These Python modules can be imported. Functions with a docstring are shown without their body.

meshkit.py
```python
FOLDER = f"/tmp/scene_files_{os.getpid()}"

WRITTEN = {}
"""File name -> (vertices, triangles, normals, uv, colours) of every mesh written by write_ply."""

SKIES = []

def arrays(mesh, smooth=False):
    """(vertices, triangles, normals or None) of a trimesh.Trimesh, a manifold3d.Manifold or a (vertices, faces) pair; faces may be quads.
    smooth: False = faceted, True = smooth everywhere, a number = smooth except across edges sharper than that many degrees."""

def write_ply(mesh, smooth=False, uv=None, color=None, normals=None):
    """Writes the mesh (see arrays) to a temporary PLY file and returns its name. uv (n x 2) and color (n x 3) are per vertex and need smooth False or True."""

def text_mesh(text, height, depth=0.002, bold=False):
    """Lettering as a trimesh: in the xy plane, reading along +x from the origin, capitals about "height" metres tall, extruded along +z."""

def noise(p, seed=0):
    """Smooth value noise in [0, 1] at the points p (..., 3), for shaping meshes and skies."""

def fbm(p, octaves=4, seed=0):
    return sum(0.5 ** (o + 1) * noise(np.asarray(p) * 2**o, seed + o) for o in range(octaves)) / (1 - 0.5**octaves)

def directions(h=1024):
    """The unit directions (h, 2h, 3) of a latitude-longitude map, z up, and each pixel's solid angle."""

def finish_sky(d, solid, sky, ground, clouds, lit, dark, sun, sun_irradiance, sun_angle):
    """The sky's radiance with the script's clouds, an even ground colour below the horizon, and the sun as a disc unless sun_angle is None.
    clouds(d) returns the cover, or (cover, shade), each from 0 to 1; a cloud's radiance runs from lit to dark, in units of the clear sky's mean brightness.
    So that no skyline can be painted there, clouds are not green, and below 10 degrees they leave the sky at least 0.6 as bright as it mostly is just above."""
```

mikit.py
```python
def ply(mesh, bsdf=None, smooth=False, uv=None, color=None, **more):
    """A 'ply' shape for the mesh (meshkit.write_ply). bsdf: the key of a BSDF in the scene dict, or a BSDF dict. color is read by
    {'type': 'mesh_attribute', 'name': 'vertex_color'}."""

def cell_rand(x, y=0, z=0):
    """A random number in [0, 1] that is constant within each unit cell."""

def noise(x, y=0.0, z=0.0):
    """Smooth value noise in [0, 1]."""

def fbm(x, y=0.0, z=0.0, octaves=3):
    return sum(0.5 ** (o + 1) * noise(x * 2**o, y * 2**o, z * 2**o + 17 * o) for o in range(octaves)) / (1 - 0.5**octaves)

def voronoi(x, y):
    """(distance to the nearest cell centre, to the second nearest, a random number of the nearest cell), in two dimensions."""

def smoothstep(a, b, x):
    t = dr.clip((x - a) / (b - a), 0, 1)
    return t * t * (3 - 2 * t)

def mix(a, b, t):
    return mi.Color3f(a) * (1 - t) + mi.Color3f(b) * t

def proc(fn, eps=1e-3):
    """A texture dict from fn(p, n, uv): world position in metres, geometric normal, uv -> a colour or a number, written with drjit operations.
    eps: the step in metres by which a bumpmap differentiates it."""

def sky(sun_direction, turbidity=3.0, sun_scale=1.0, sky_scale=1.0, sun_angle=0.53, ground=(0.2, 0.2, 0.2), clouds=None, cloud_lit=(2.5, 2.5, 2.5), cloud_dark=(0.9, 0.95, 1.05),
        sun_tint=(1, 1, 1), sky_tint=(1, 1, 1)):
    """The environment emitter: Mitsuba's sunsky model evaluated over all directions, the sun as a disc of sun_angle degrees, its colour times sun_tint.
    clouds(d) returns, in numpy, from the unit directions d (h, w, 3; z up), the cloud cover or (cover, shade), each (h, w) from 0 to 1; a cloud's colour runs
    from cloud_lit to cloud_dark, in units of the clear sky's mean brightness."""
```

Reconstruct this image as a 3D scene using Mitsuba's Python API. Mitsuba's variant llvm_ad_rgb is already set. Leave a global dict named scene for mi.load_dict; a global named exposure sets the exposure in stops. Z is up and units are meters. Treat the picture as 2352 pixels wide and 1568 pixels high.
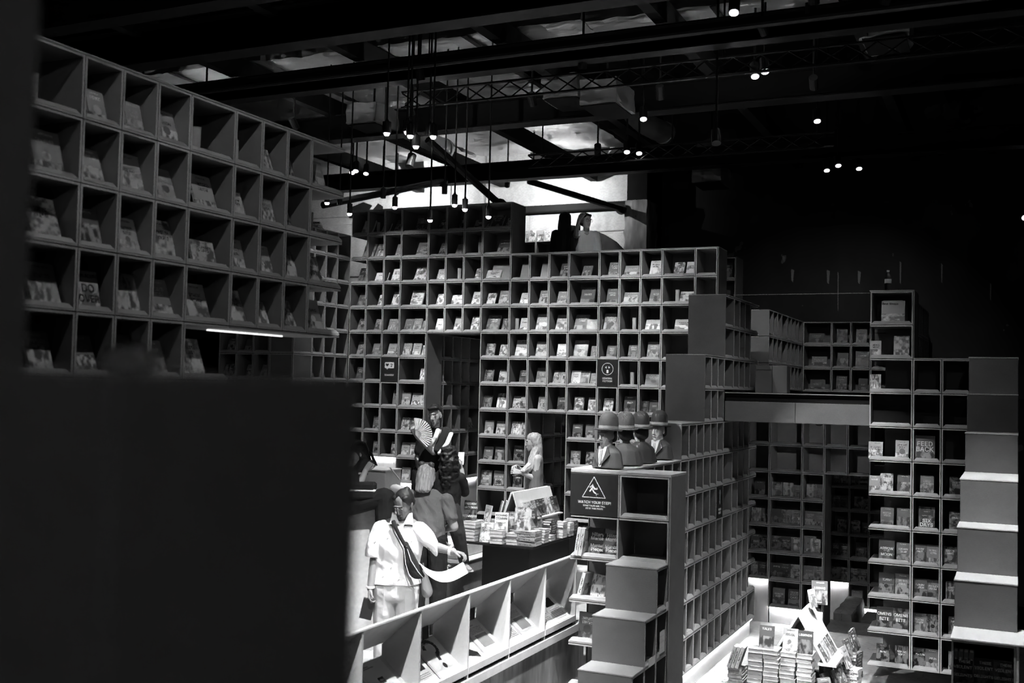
import math, random
import numpy as np, trimesh, drjit as dr, mitsuba as mi, mikit, meshkit
import manifold3d as m3
T = mi.ScalarTransform4f
scene, labels = {}, {}
rng = random.Random(7)

# ------------------------------------------------------------------ camera, lamps, exposure (camera at the origin, y goes deep into the shop)
YAW, PITCH, ROLL = 0.438038, 0.0419908, -0.0233455
_f = np.array([-math.sin(YAW) * math.cos(PITCH), math.cos(YAW) * math.cos(PITCH), math.sin(PITCH)])
_r = np.cross(_f, [0, 0, 1]); _r /= np.linalg.norm(_r)
_d = np.cross(_f, _r)
_d2 = -math.sin(ROLL) * _r + math.cos(ROLL) * _d
scene['camera'] = {'type': 'thinlens', 'fov': math.degrees(2 * math.atan(1176 / 2486.1)), 'fov_axis': 'x', 'near_clip': 0.05, 'far_clip': 200.0,
                   'aperture_radius': 0.0095, 'focus_distance': 11.5,
                   'to_world': T().look_at(origin=[0, 0, 0], target=_f.tolist(), up=(-_d2).tolist())}
exposure = 0.0

SPOTS = [  # position, target, intensity, cutoff, beam, weight: every one sits in a lamp body built further down
    # back bookcase, from steeply above
    ((-8.1, 10.9, 3.1), (-7.75, 13.0, 0.55), 36, 27, 15, 2.2),
    ((-6.4, 10.8, 3.1), (-6.4, 13.0, 0.1), 36, 28, 15, 2.2),
    ((-4.9, 10.9, 3.1), (-4.9, 13.0, 0.15), 36, 28, 15, 2.2),
    ((-3.5, 11.1, 3.1), (-3.9, 13.0, 0.85), 22, 27, 14, 1.2),
    # left bookcase
    ((-3.2, 3.9, 3.1), (-4.57, 5.3, 0.9), 7.0, 48, 26, 1.2),
    # reading tables, rack and customers
    ((-3.2, 7.2, 3.1), (-4.5, 7.9, -1.6), 270, 22, 13, 4.5),
    ((-5.6, 9.6, 3.1), (-5.5, 11.0, -1.7), 115, 24, 13, 3.5),
    ((-3.9, 9.8, 3.1), (-4.9, 11.4, -1.4), 80, 20, 12, 2.0),
    ((-2.2, 4.2, 3.1), (-3.95, 6.9, -1.9), 170, 17, 10, 3.5),
    # stepped island and busts
    ((-2.1, 6.4, 3.1), (-2.8, 8.5, -1.4), 85, 22, 13, 1.6),
    ((-5.3, 6.8, 3.1), (-3.4, 9.2, -0.4), 150, 13, 8, 1.6),
    ((-1.0, 9.0, 3.1), (-2.93, 11.4, -1.2), 22, 30, 16, 1.4),
    # stepped pillar and tower on the other side
    ((-0.3, 7.9, 3.1), (-0.22, 9.3, -1.3), 100, 20, 12, 2.5),
    ((-2.0, 9.4, 3.1), (-1.0, 11.7, 0.2), 8, 26, 14, 0.8),
    # pile of books on the low table
    ((-1.6, 9.2, 3.1), (-1.85, 10.4, -2.5), 380, 13, 8, 4.0),
    ((-1.5, 8.8, 3.1), (-1.75, 12.7, -2.97), 150, 13, 8, 1.5),  # added to spill light on the floor behind the table
    # uplights added to brighten the foil ducts
    ((-8.7, 9.98, 2.75), (-8.45, 10.45, 3.75), 8.0, 46, 26, 0.7),
    ((-9.7, 9.98, 2.9), (-9.5, 10.35, 3.75), 8.0, 42, 22, 0.5),
    ((-5.9, 9.98, 2.5), (-5.9, 10.5, 3.75), 3.2, 62, 40, 0.5),
    ((-2.6, 9.98, 2.5), (-2.8, 10.5, 3.75), 2.6, 62, 40, 0.4),
    # lamps added to brighten the passages behind the doorways
    ((-6.5, 13.9, 0.62), (-7.4, 14.15, -0.5), 0.7, 60, 40, 0.25),
    ((-5.3, 13.9, -0.4), (-5.86, 14.0, -1.1), 0.7, 60, 40, 0.2),
    ((-1.9, 11.2, 3.1), (-2.4, 15.8, 0.7), 20, 24, 14, 1.0),  # added to brighten the mezzanine bookcases
    # under the mezzanine
    ((-2.1, 12.9, -0.36), (-2.65, 14.2, -1.5), 2.4, 55, 30, 0.5),
    # gallery, its rear wall and the foil above it
    ((-5.1, 13.45, 3.1), (-5.5, 14.55, 2.1), 10, 13, 8, 0.7),  # added to lift the white-topped visitor upstairs
    ((-7.0, 15.7, 3.3), (-7.1, 17.1, 3.3), 30, 66, 8, 3.5),
    ((-9.8, 15.7, 3.3), (-9.9, 17.1, 3.2), 34, 66, 8, 3.5),
    ((-7.3, 15.3, 3.3), (-6.7, 14.3, 4.1), 9.0, 62, 30, 0.9),
    ((-9.4, 15.3, 3.3), (-9.2, 14.3, 4.1), 8.0, 62, 30, 0.9),
    # unseen lamp added behind the viewpoint as weak fill for the near shelf
    ((1.2, -1.5, 3.2), (-1.5, 2.5, 0.0), 8.0, 60, 30, 0.4),
]
WASH = [((-7.0, 16.2, 3.62), 2.0), ((-9.9, 16.2, 3.55), 2.0)]   # small tubes above the floodlit rear wall
for i, (p, t, I, cut, beam, w) in enumerate(SPOTS):
    scene['spot_beam_%03d' % (i + 1)] = {'type': 'spot', 'to_world': T().look_at(origin=list(p), target=list(t), up=[0.03, 0.02, 1]),
                                         'intensity': {'type': 'rgb', 'value': [I, I, I]}, 'cutoff_angle': float(cut), 'beam_width': float(beam), 'sampling_weight': float(w)}

# ------------------------------------------------------------------ materials
def rgb(v): return {'type': 'rgb', 'value': [float(v)] * 3}
def mat(name, base, rough=0.6, spec=0.4, metallic=0.0, **more):
    b = {'type': 'principled', 'base_color': rgb(base) if isinstance(base, (int, float)) else base, 'roughness': rough, 'specular': spec, 'metallic': metallic, **more}
    scene['mat_' + name] = {'type': 'twosided', 'bsdf': b}
    return 'mat_' + name
fl = lambda x: mi.Float(x)
def board_fn(p, n, uv):
    g = mikit.fbm(p.x * 9, p.y * 9, p.z * 9, 3)
    f = mikit.noise(p.x * 140, p.y * 140, p.z * 140)
    return mi.Color3f(0.125 * (0.86 + 0.2 * g + 0.1 * f))
def ply_fn(p, n, uv):
    g = mikit.fbm(p.x * 3, p.y * 14, p.z * 5, 3)
    f = mikit.noise(p.x * 60, p.y * 200, p.z * 60)
    return mi.Color3f(0.62 * (0.88 + 0.16 * g + 0.06 * f))
def concrete_fn(p, n, uv):
    g = mikit.fbm(p.x * 1.7, p.y * 1.7, p.z * 0.9, 4)
    s = mikit.fbm(p.x * 7, p.y * 7, p.z * 1.1, 3)
    f = mikit.noise(p.x * 45, p.y * 45, p.z * 45)
    return mi.Color3f(dr.clip(0.62 * (0.45 + 0.75 * g) * (0.65 + 0.5 * s) * (0.9 + 0.2 * f), 0.03, 0.8))
def rough_concrete_fn(p, n, uv):
    g = mikit.fbm(p.x * 3.1, p.y * 3.1, p.z * 1.2, 4)
    s = mikit.fbm(p.x * 16, p.y * 16, p.z * 2.2, 3)
    return mi.Color3f(dr.clip(0.9 * g * g * (0.35 + 1.1 * s) + 0.04, 0.03, 0.75))
def floor_fn(p, n, uv):
    g = mikit.fbm(p.x * 2, p.y * 2, 3.0, 4)
    f = mikit.noise(p.x * 30, p.y * 30, p.z)
    crack = dr.abs(mikit.fbm(p.x * 1.3, p.y * 1.3, 9.0, 4) - 0.5)
    return mi.Color3f(dr.select(crack < 0.0016, 0.2, 0.5 * (0.55 + 0.6 * g) * (0.9 + 0.2 * f)))
def dark_wall_fn(p, n, uv):
    g = mikit.fbm(p.x * 1.3, p.y * 1.3, p.z * 0.7, 4)
    peel = mikit.fbm(p.x * 2.6 + 7, p.y, p.z * 1.4, 5)
    spot = mikit.noise(p.x * 20, p.y, p.z * 20)
    c = 0.018 + 0.04 * g * g
    return mi.Color3f(dr.select(peel > 0.73, 0.11, c) + dr.select(spot > 0.985, 0.05, 0.0))
def foil_bump(p, n, uv):
    return mi.Float(0.05) * mikit.fbm(p.x * 3, p.y * 7, p.z * 5, 4)
TONES = [0.012, 0.035, 0.065, 0.11, 0.17, 0.25, 0.35, 0.47, 0.62, 0.78]
def cover_fn(p, n, uv):
    s = dr.floor(uv.x / 2); u = uv.x - 2 * s
    t = dr.floor(uv.y / 2); v = uv.y - 2 * t
    base = mi.Float(TONES[0])
    for i in range(1, 10):
        base = dr.select(t > i - 0.5, TONES[i], base)
    R = lambda k: mikit.cell_rand(s, k, 7)
    dark, light = base * 0.35, dr.minimum(base * 1.9 + 0.06, 0.82)
    pic = mikit.fbm(u * (3 + 4 * R(9)) + s * 13.1, v * (3 + 4 * R(10)), s * 0.37, 4)
    hz = 0.3 + 0.35 * R(2)
    inpic = (v < hz) | (R(1) > 0.62)
    c = dr.select(inpic, dr.lerp(dark, light, mikit.smoothstep(0.36, 0.62, pic)), base)
    ring = dr.sqrt(dr.square(u - 0.5 - 0.2 * (R(3) - 0.5)) + dr.square((v - 0.42) * 1.5))
    c = dr.select((R(4) > 0.62) & (ring < 0.1 + 0.12 * R(5)), dr.select(R(6) > 0.5, light, dark), c)
    bright = dr.select(R(11) > 0.5, 0.72, 0.5)
    txt = dr.select(base < 0.3, bright, 0.03)
    for k, (y0, h, lo) in enumerate([(0.66 + 0.12 * R(12), 0.1, 0.14), (0.53 + 0.12 * R(12), 0.1, 0.2), (0.91, 0.045, 0.2), (0.1, 0.05, 0.25)]):
        w = h * 0.95
        x = (u - lo) / w
        on = (dr.abs(v - y0) < h / 2) & (u > lo + 0.1 * R(20 + k)) & (u < 1 - lo - 0.1 * R(30 + k)) & ((x - dr.floor(x)) < 0.78)
        bits = mikit.cell_rand(dr.floor(x * 3), dr.floor((v - y0) / h * 5), s + 3) > 0.38
        c = dr.select(on & bits & (R(40 + k) > 0.25) & (s < 4999.5), txt, c)
    sp = (u > 1.0) & (u < 1.35)
    q = v / 0.06
    st = (u > 1.08) & (u < 1.25) & (v > 0.2) & (v < 0.8) & ((q - dr.floor(q)) < 0.7) & (mikit.cell_rand(dr.floor(q), dr.floor(u * 20), s) > 0.4)
    c = dr.select(sp, dr.select(st, txt, base), dr.select(u > 1.35, base, c))
    return mi.Color3f(c)
BOARD = mat('board', mikit.proc(board_fn), 0.6, 0.3)
BOARDE = mat('ledge', 0.3, 0.55, 0.3)
EDGE = mat('edge_band', 0.36, 0.55, 0.3)
BACKB = mat('back_board', 0.07, 0.8, 0.2)
PLYW = mat('pale_plywood', mikit.proc(ply_fn), 0.5, 0.4)
CONC = mat('concrete', mikit.proc(concrete_fn), 0.85, 0.2)
RCONC = mat('rough_concrete', mikit.proc(rough_concrete_fn), 0.9, 0.2)
FLOOR = mat('floor', mikit.proc(floor_fn), 0.45, 0.4)
DWALL = mat('dark_wall', mikit.proc(dark_wall_fn), 0.85, 0.15)
BLACK = mat('black', 0.012, 0.6, 0.3)
STEEL = mat('black_steel', 0.008, 0.5, 0.25)
SOOT = mat('soot', 0.011, 0.9, 0.1)
WHITE = mat('white_paint', 0.75, 0.6, 0.3)
PAGES = mat('pages', 0.66, 0.8, 0.2)
PRINT = mat('print_white', 0.75, 0.7, 0.2)
INK = mat('print_black', 0.02, 0.7, 0.2)
GREYP = mat('print_grey', 0.3, 0.7, 0.2)
COVER = mat('cover', mikit.proc(cover_fn), 0.45, 0.4)
GLOSS = mat('cover_wrapped', scene['mat_cover']['bsdf']['base_color'], 0.16, 0.7, clearcoat=0.6, clearcoat_gloss=0.9)
TUBE = mat('tube', 0.4, 0.6, 0.3)
STONE = mat('stone', mikit.proc(floor_fn), 0.8, 0.2)
scene['mat_foil'] = {'type': 'twosided', 'bsdf': {'type': 'bumpmap', 'arbitrary': mikit.proc(foil_bump, 0.004), 'scale': 1.0,
                     'bsdf': {'type': 'principled', 'base_color': rgb(0.62), 'metallic': 0.55, 'roughness': 0.3}}}
FOIL = 'mat_foil'
scene['mat_pane'] = {'type': 'thindielectric', 'int_ior': 1.5}
scene['mat_clear'] = {'type': 'dielectric', 'int_ior': 1.38}
def strand(base):
    def fn(p, n, uv):
        g = mikit.noise(p.x * 160, p.y * 160, p.z * 7) * 0.6 + mikit.noise(p.x * 60, p.y * 60, p.z * 3) * 0.4
        return mi.Color3f(base * (0.35 + 1.3 * g))
    return mikit.proc(fn)
def crease(p, n, uv):
    a = mikit.fbm(p.x * 9 + p.z * 4, p.y * 9 - p.z * 3, p.z * 7, 3)
    return mi.Float(0.03) * dr.square(a) + mi.Float(0.0012) * mikit.noise(p.x * 120, p.y * 120, p.z * 120)
def cloth(name, base):
    scene['mat_' + name] = {'type': 'twosided', 'bsdf': {'type': 'bumpmap', 'arbitrary': mikit.proc(crease, 0.004), 'scale': 1.0, 'bsdf': {'type': 'principled', 'base_color': rgb(base), 'roughness': .85, 'specular': .15}}}
    return 'mat_' + name
def glow(v): return {'type': 'area', 'radiance': rgb(v)}

# ------------------------------------------------------------------ helpers
COUNT, ROOTS = {}, {}
def numbered(name):                                                # fast: every key goes through here
    n = COUNT.get(name, -1) + 1
    COUNT[name] = n
    return name if n == 0 else '%s_%03d' % (name, n)
def tag(key, label=None, cat=None, group=None, kind=None):
    d = labels.setdefault(key, {})
    for k, v in (('label', label), ('category', cat), ('group', group), ('kind', kind)):
        if v: d[k] = v
    return key
def thing(name, label, cat, group=None):
    return tag(numbered(name), label, cat, group)
def part(parent, name, shape, label=None, M=None, kind=None, **more):
    key = numbered(parent + '__' + name)
    s = {**shape, **more}
    if M is not None and np.linalg.det(np.asarray(M)[:3, :3]) < 0:     # a mirrored frame: bake it, so that faces keep their outside
        v, f, n, uv, col = meshkit.WRITTEN[s['filename']]; M = np.asarray(M)
        s['filename'] = meshkit.write_ply((v @ M[:3, :3].T + M[:3, 3], f[:, ::-1]), False, uv, col, None if n is None else n @ np.linalg.inv(M[:3, :3]))
    elif M is not None: s['to_world'] = T(M)
    scene[key] = s
    if label or kind: tag(key, label, kind=kind)
    return key
def struct(name, shape, label=None, **more):
    key = numbered(name)
    scene[key] = {**shape, **more}
    return tag(key, label, kind='structure')
BOXF = np.array([[0, 2, 1], [0, 3, 2], [4, 5, 6], [4, 6, 7], [0, 1, 5], [0, 5, 4], [1, 2, 6], [1, 6, 5], [2, 3, 7], [2, 7, 6], [3, 0, 4], [3, 4, 7]])
class MB:                                                            # collects boxes and meshes into one mesh
    def __init__(s): s.v, s.f, s.n = [], [], 0
    def raw(s, v, f):
        s.v.append(np.asarray(v, float)); s.f.append(np.asarray(f) + s.n); s.n += len(v); return s
    def box(s, x0, x1, y0, y1, z0, z1):
        return s.raw([[x0, y0, z0], [x1, y0, z0], [x1, y1, z0], [x0, y1, z0], [x0, y0, z1], [x1, y0, z1], [x1, y1, z1], [x0, y1, z1]], BOXF)
    def cbox(s, x0, x1, y0, y1, z0, z1, c=0.004):                    # box with chamfered edges
        pts = []
        for a in (0, 1):
            for b in (0, 1):
                for e in (0, 1):
                    X, Y, Z = (x0, x1)[a], (y0, y1)[b], (z0, z1)[e]
                    sx, sy, sz = (1, -1)[a] * c, (1, -1)[b] * c, (1, -1)[e] * c
                    pts += [[X, Y + sy, Z + sz], [X + sx, Y, Z + sz], [X + sx, Y + sy, Z]]
        return s.hull(pts)
    def hull(s, pts):
        m = m3.Manifold.hull_points(np.asarray(pts, float)).to_mesh()
        return s.raw(m.vert_properties[:, :3], m.tri_verts)
    def add(s, mesh, M=None):
        v = np.asarray(mesh.vertices)
        if M is not None: v = v @ np.asarray(M)[:3, :3].T + np.asarray(M)[:3, 3]
        return s.raw(v, mesh.faces)
    def tube(s, p0, p1, r0, r1=None, n=12, cap=True):
        p0, p1 = np.asarray(p0, float), np.asarray(p1, float); r1 = r0 if r1 is None else r1
        z = (p1 - p0) / np.linalg.norm(p1 - p0); x = np.cross(z, [0, 0, 1] if abs(z[2]) < .9 else [1, 0, 0]); x /= np.linalg.norm(x); y = np.cross(z, x)
        a = np.arange(n) * 2 * np.pi / n; c = np.outer(np.cos(a), x) + np.outer(np.sin(a), y); i = np.arange(n); j = (i + 1) % n
        v = np.vstack([p0 + c * r0, p1 + c * r1, p0[None], p1[None]])
        f = [np.stack([i, j, j + n], 1), np.stack([i, j + n, i + n], 1)]
        if cap: f += [np.stack([j, i, i * 0 + 2 * n], 1), np.stack([i + n, j + n, i * 0 + 2 * n + 1], 1)]
        return s.raw(v, np.vstack(f))
    def ply(s, bsdf, smooth=False, **k): return mikit.ply((np.vstack(s.v), np.vstack(s.f)), bsdf, smooth, **k)
    def mesh(s): return trimesh.Trimesh(np.vstack(s.v), np.vstack(s.f), process=False)
def box(bsdf, *a): return MB().box(*a).ply(bsdf)
def cbox(bsdf, *a, c=0.004): return MB().cbox(*a, c=c).ply(bsdf)
def lathe(profile, n=20):                                            # profile of (radius, height)
    pr = np.asarray(profile, float); k = len(pr); a = np.arange(n) * 2 * np.pi / n
    v = np.stack([np.outer(np.cos(a), pr[:, 0]), np.outer(np.sin(a), pr[:, 0]), np.tile(pr[:, 1], (n, 1))], -1).reshape(-1, 3)
    f = []
    for i in range(n):
        for j in range(k - 1):
            A, B = i * k + j, ((i + 1) % n) * k + j
            f += [[A, B, B + 1], [A, B + 1, A + 1]]
    return v, np.array(f)
def M4(R=np.eye(3), t=(0, 0, 0)):
    M = np.eye(4); M[:3, :3] = R; M[:3, 3] = t; return M
def rot(axis, deg):
    a = math.radians(deg); c, s = math.cos(a), math.sin(a)
    return np.array({'x': [[1, 0, 0], [0, c, -s], [0, s, c]], 'y': [[c, 0, s], [0, 1, 0], [-s, 0, c]], 'z': [[c, -s, 0], [s, c, 0], [0, 0, 1]]}[axis])
_TEXT = {}
def text(s, h, bold=True):                                           # lettering centred on the origin, in the xz plane, facing -y
    k = (s, h, bold)
    if k not in _TEXT:
        m = meshkit.text_mesh(s, h, 0.0012, bold); v = np.array(m.vertices)
        v[:, 0] -= (v[:, 0].min() + v[:, 0].max()) / 2; v[:, 1] -= h / 2
        _TEXT[k] = trimesh.Trimesh(np.stack([v[:, 0], -v[:, 2], v[:, 1]], 1), m.faces, process=False)
    return _TEXT[k]
def lines(rows, bold=True):                                          # [(text, height, x, z)] as one mesh
    mb = MB()
    for s, h, x, z in rows: mb.add(text(s, h, bold), M4(t=(x, 0, z)))
    return mb
ORD = 'first second third fourth fifth sixth seventh eighth ninth tenth eleventh twelfth thirteenth fourteenth fifteenth sixteenth seventeenth eighteenth nineteenth twentieth twenty-first twenty-second twenty-third twenty-fourth twenty-fifth twenty-sixth twenty-seventh twenty-eighth twenty-ninth thirtieth thirty-first thirty-second thirty-third'.split()
TONEW = ['black', 'black', 'dark', 'dark grey', 'dark grey', 'grey', 'mid-grey', 'light grey', 'pale', 'white']
FACE = {'S': np.eye(3), 'E': rot('z', 90)}                           # a case that faces -y, or +x
PITCHZ, DEPTH = 0.3475, 0.415

# ------------------------------------------------------------------ books
SIZES = {'s': (0.108, 0.172, 0.016), 'm': (0.129, 0.198, 0.022), 'l': (0.152, 0.228, 0.024), 'L': (0.19, 0.252, 0.02), 'w': (0.215, 0.17, 0.018)}
SEED = [0]
def book_shapes(w, h, t, tone, gloss=False, seed=None):
    """cover (front board, spine, back board) and page block; stands with its front at y=0 facing -y, spine at -x, foot at z=0, centred in x"""
    if seed is None: SEED[0] += 1; seed = SEED[0]
    b, s = 0.0022, 2 * seed
    mb, uv = MB(), []
    def bx(a, front):
        mb.box(*a)
        for i in range(8):
            x, y, z = mb.v[-1][i]
            uv.append([s + (x + w / 2) / w * 0.996 + 0.002 if front else s + 1.5, 2 * tone + 0.002 + 0.996 * z / h])
    bx((-w / 2, w / 2, 0, b, 0, h), True)
    bx((-w / 2, w / 2, t - b, t, 0, h), False)
    mb.box(-w / 2, -w / 2 + b, b, t - b, 0, h)
    for i in range(8):
        x, y, z = mb.v[-1][i]
        uv.append([s + 1.0 + 0.34 * (y / t), 2 * tone + z / h])
    cover = mikit.ply((np.vstack(mb.v), np.vstack(mb.f)), GLOSS if gloss else COVER, False, uv=np.array(uv))
    pages = box(PAGES, -w / 2 + b, w / 2 - 0.003, b, t - b, 0.003, h - 0.003)
    return cover, pages
BOOKS = []
def put_book(label, M, size='m', tone=5, gloss=None, group=None, letter=None, shapes=None, weight=1.0):
    """noted here, added by flush_books: the 300 that show largest as things, the smaller ones joined"""
    w, h, t = SIZES[size] if isinstance(size, str) else size
    gloss = rng.random() < 0.4 if gloss is None else gloss
    if letter: SEED[0] += 1
    c, p = shapes or book_shapes(w, h, t, tone, gloss, 5000 + SEED[0] if letter else None)
    x = M[:3, 3]
    area = w * h * weight / max(float(np.dot(x, _f)), .5) ** 2 * (2.5 if letter else 1)
    BOOKS.append((area, label, M, c, p, group, letter))
def flush_books(most=300):
    rest = sorted(range(len(BOOKS)), key=lambda i: -BOOKS[i][0])
    keep = set(rest[:most])
    for i, (a, label, M, c, p, group, letter) in enumerate(BOOKS):
        if i in keep:
            k = thing('book', label, 'book', group)
            part(k, 'cover', c, M=M); part(k, 'pages', p, M=M)
            if letter: part(k, 'title', lines(letter[0]).ply(INK if letter[1] else PRINT), M=M @ M4(t=(0, -0.0003, 0)))
    for k, bsdfs in (('cover', 'mat_cover'), ('wrapped_cover', 'mat_cover_wrapped'), ('pages', PAGES)):
        V, F, U, n = [], [], [], 0
        for i in rest[most:]:
            sh = BOOKS[i][4] if k == 'pages' else BOOKS[i][3]
            if sh['bsdf']['id'] != bsdfs: continue
            v, f, _, uv, _ = meshkit.WRITTEN[sh['filename']]
            V.append(v @ BOOKS[i][2][:3, :3].T + BOOKS[i][2][:3, 3]); F.append(f + n); n += len(v)
            if uv is not None: U.append(uv)
        if V: scene['distant_books__' + k] = mikit.ply((np.vstack(V), np.vstack(F)), bsdfs, False, uv=np.vstack(U) if U else None)
    tag('distant_books', 'many small and half-hidden books on the far shelves and in the stacks', 'books', kind='stuff')

# ------------------------------------------------------------------ cubby bookcases
_CUB = {}
def cubby_shape(w, h, d, openl, openr, noback=False):
    key = (round(w, 3), round(h, 3), round(d, 3), openl, openr, noback)
    if key not in _CUB:
        g, t = 0.003, 0.0125
        x0, x1, z0, z1 = g, w - g, g, h - g
        mb = MB().box(x0, x1, 0, d, z0, z0 + t).box(x0, x1, 0, d, z1 - t, z1)
        if not openl: mb.box(x0, x0 + t, 0, d, z0 + t, z1 - t)
        if not openr: mb.box(x1 - t, x1, 0, d, z0 + t, z1 - t)
        lb = MB()
        a, b2 = (x0 + (0 if openl else t), x1 - (0 if openr else t))
        e = 0.022
        lb.hull([[a, -0.004, z0 + t], [b2, -0.004, z0 + t], [a, 0.05, z0 + t], [b2, 0.05, z0 + t], [a + e, 0.012, z0 + t + 0.026], [b2 - e, 0.012, z0 + t + 0.026], [a + e, 0.05, z0 + t + 0.026], [b2 - e, 0.05, z0 + t + 0.026]])
        back = None if noback else box(BOARD, x0 + (0.1 if openl else 0), x1 - (0.1 if openr else 0), d - 0.008, d, z0 + t, z1 - t)
        eb = MB().box(x0, x1, -.0015, 0, z0, z0 + t).box(x0, x1, -.0015, 0, z1 - t, z1)
        if not openl: eb.box(x0, x0 + t, -.0015, 0, z0 + t, z1 - t)
        if not openr: eb.box(x1 - t, x1, -.0015, 0, z0 + t, z1 - t)
        _CUB[key] = (mb.ply(BOARD), lb.ply(BOARDE), back, eb.ply(EDGE))
    return _CUB[key]
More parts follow.
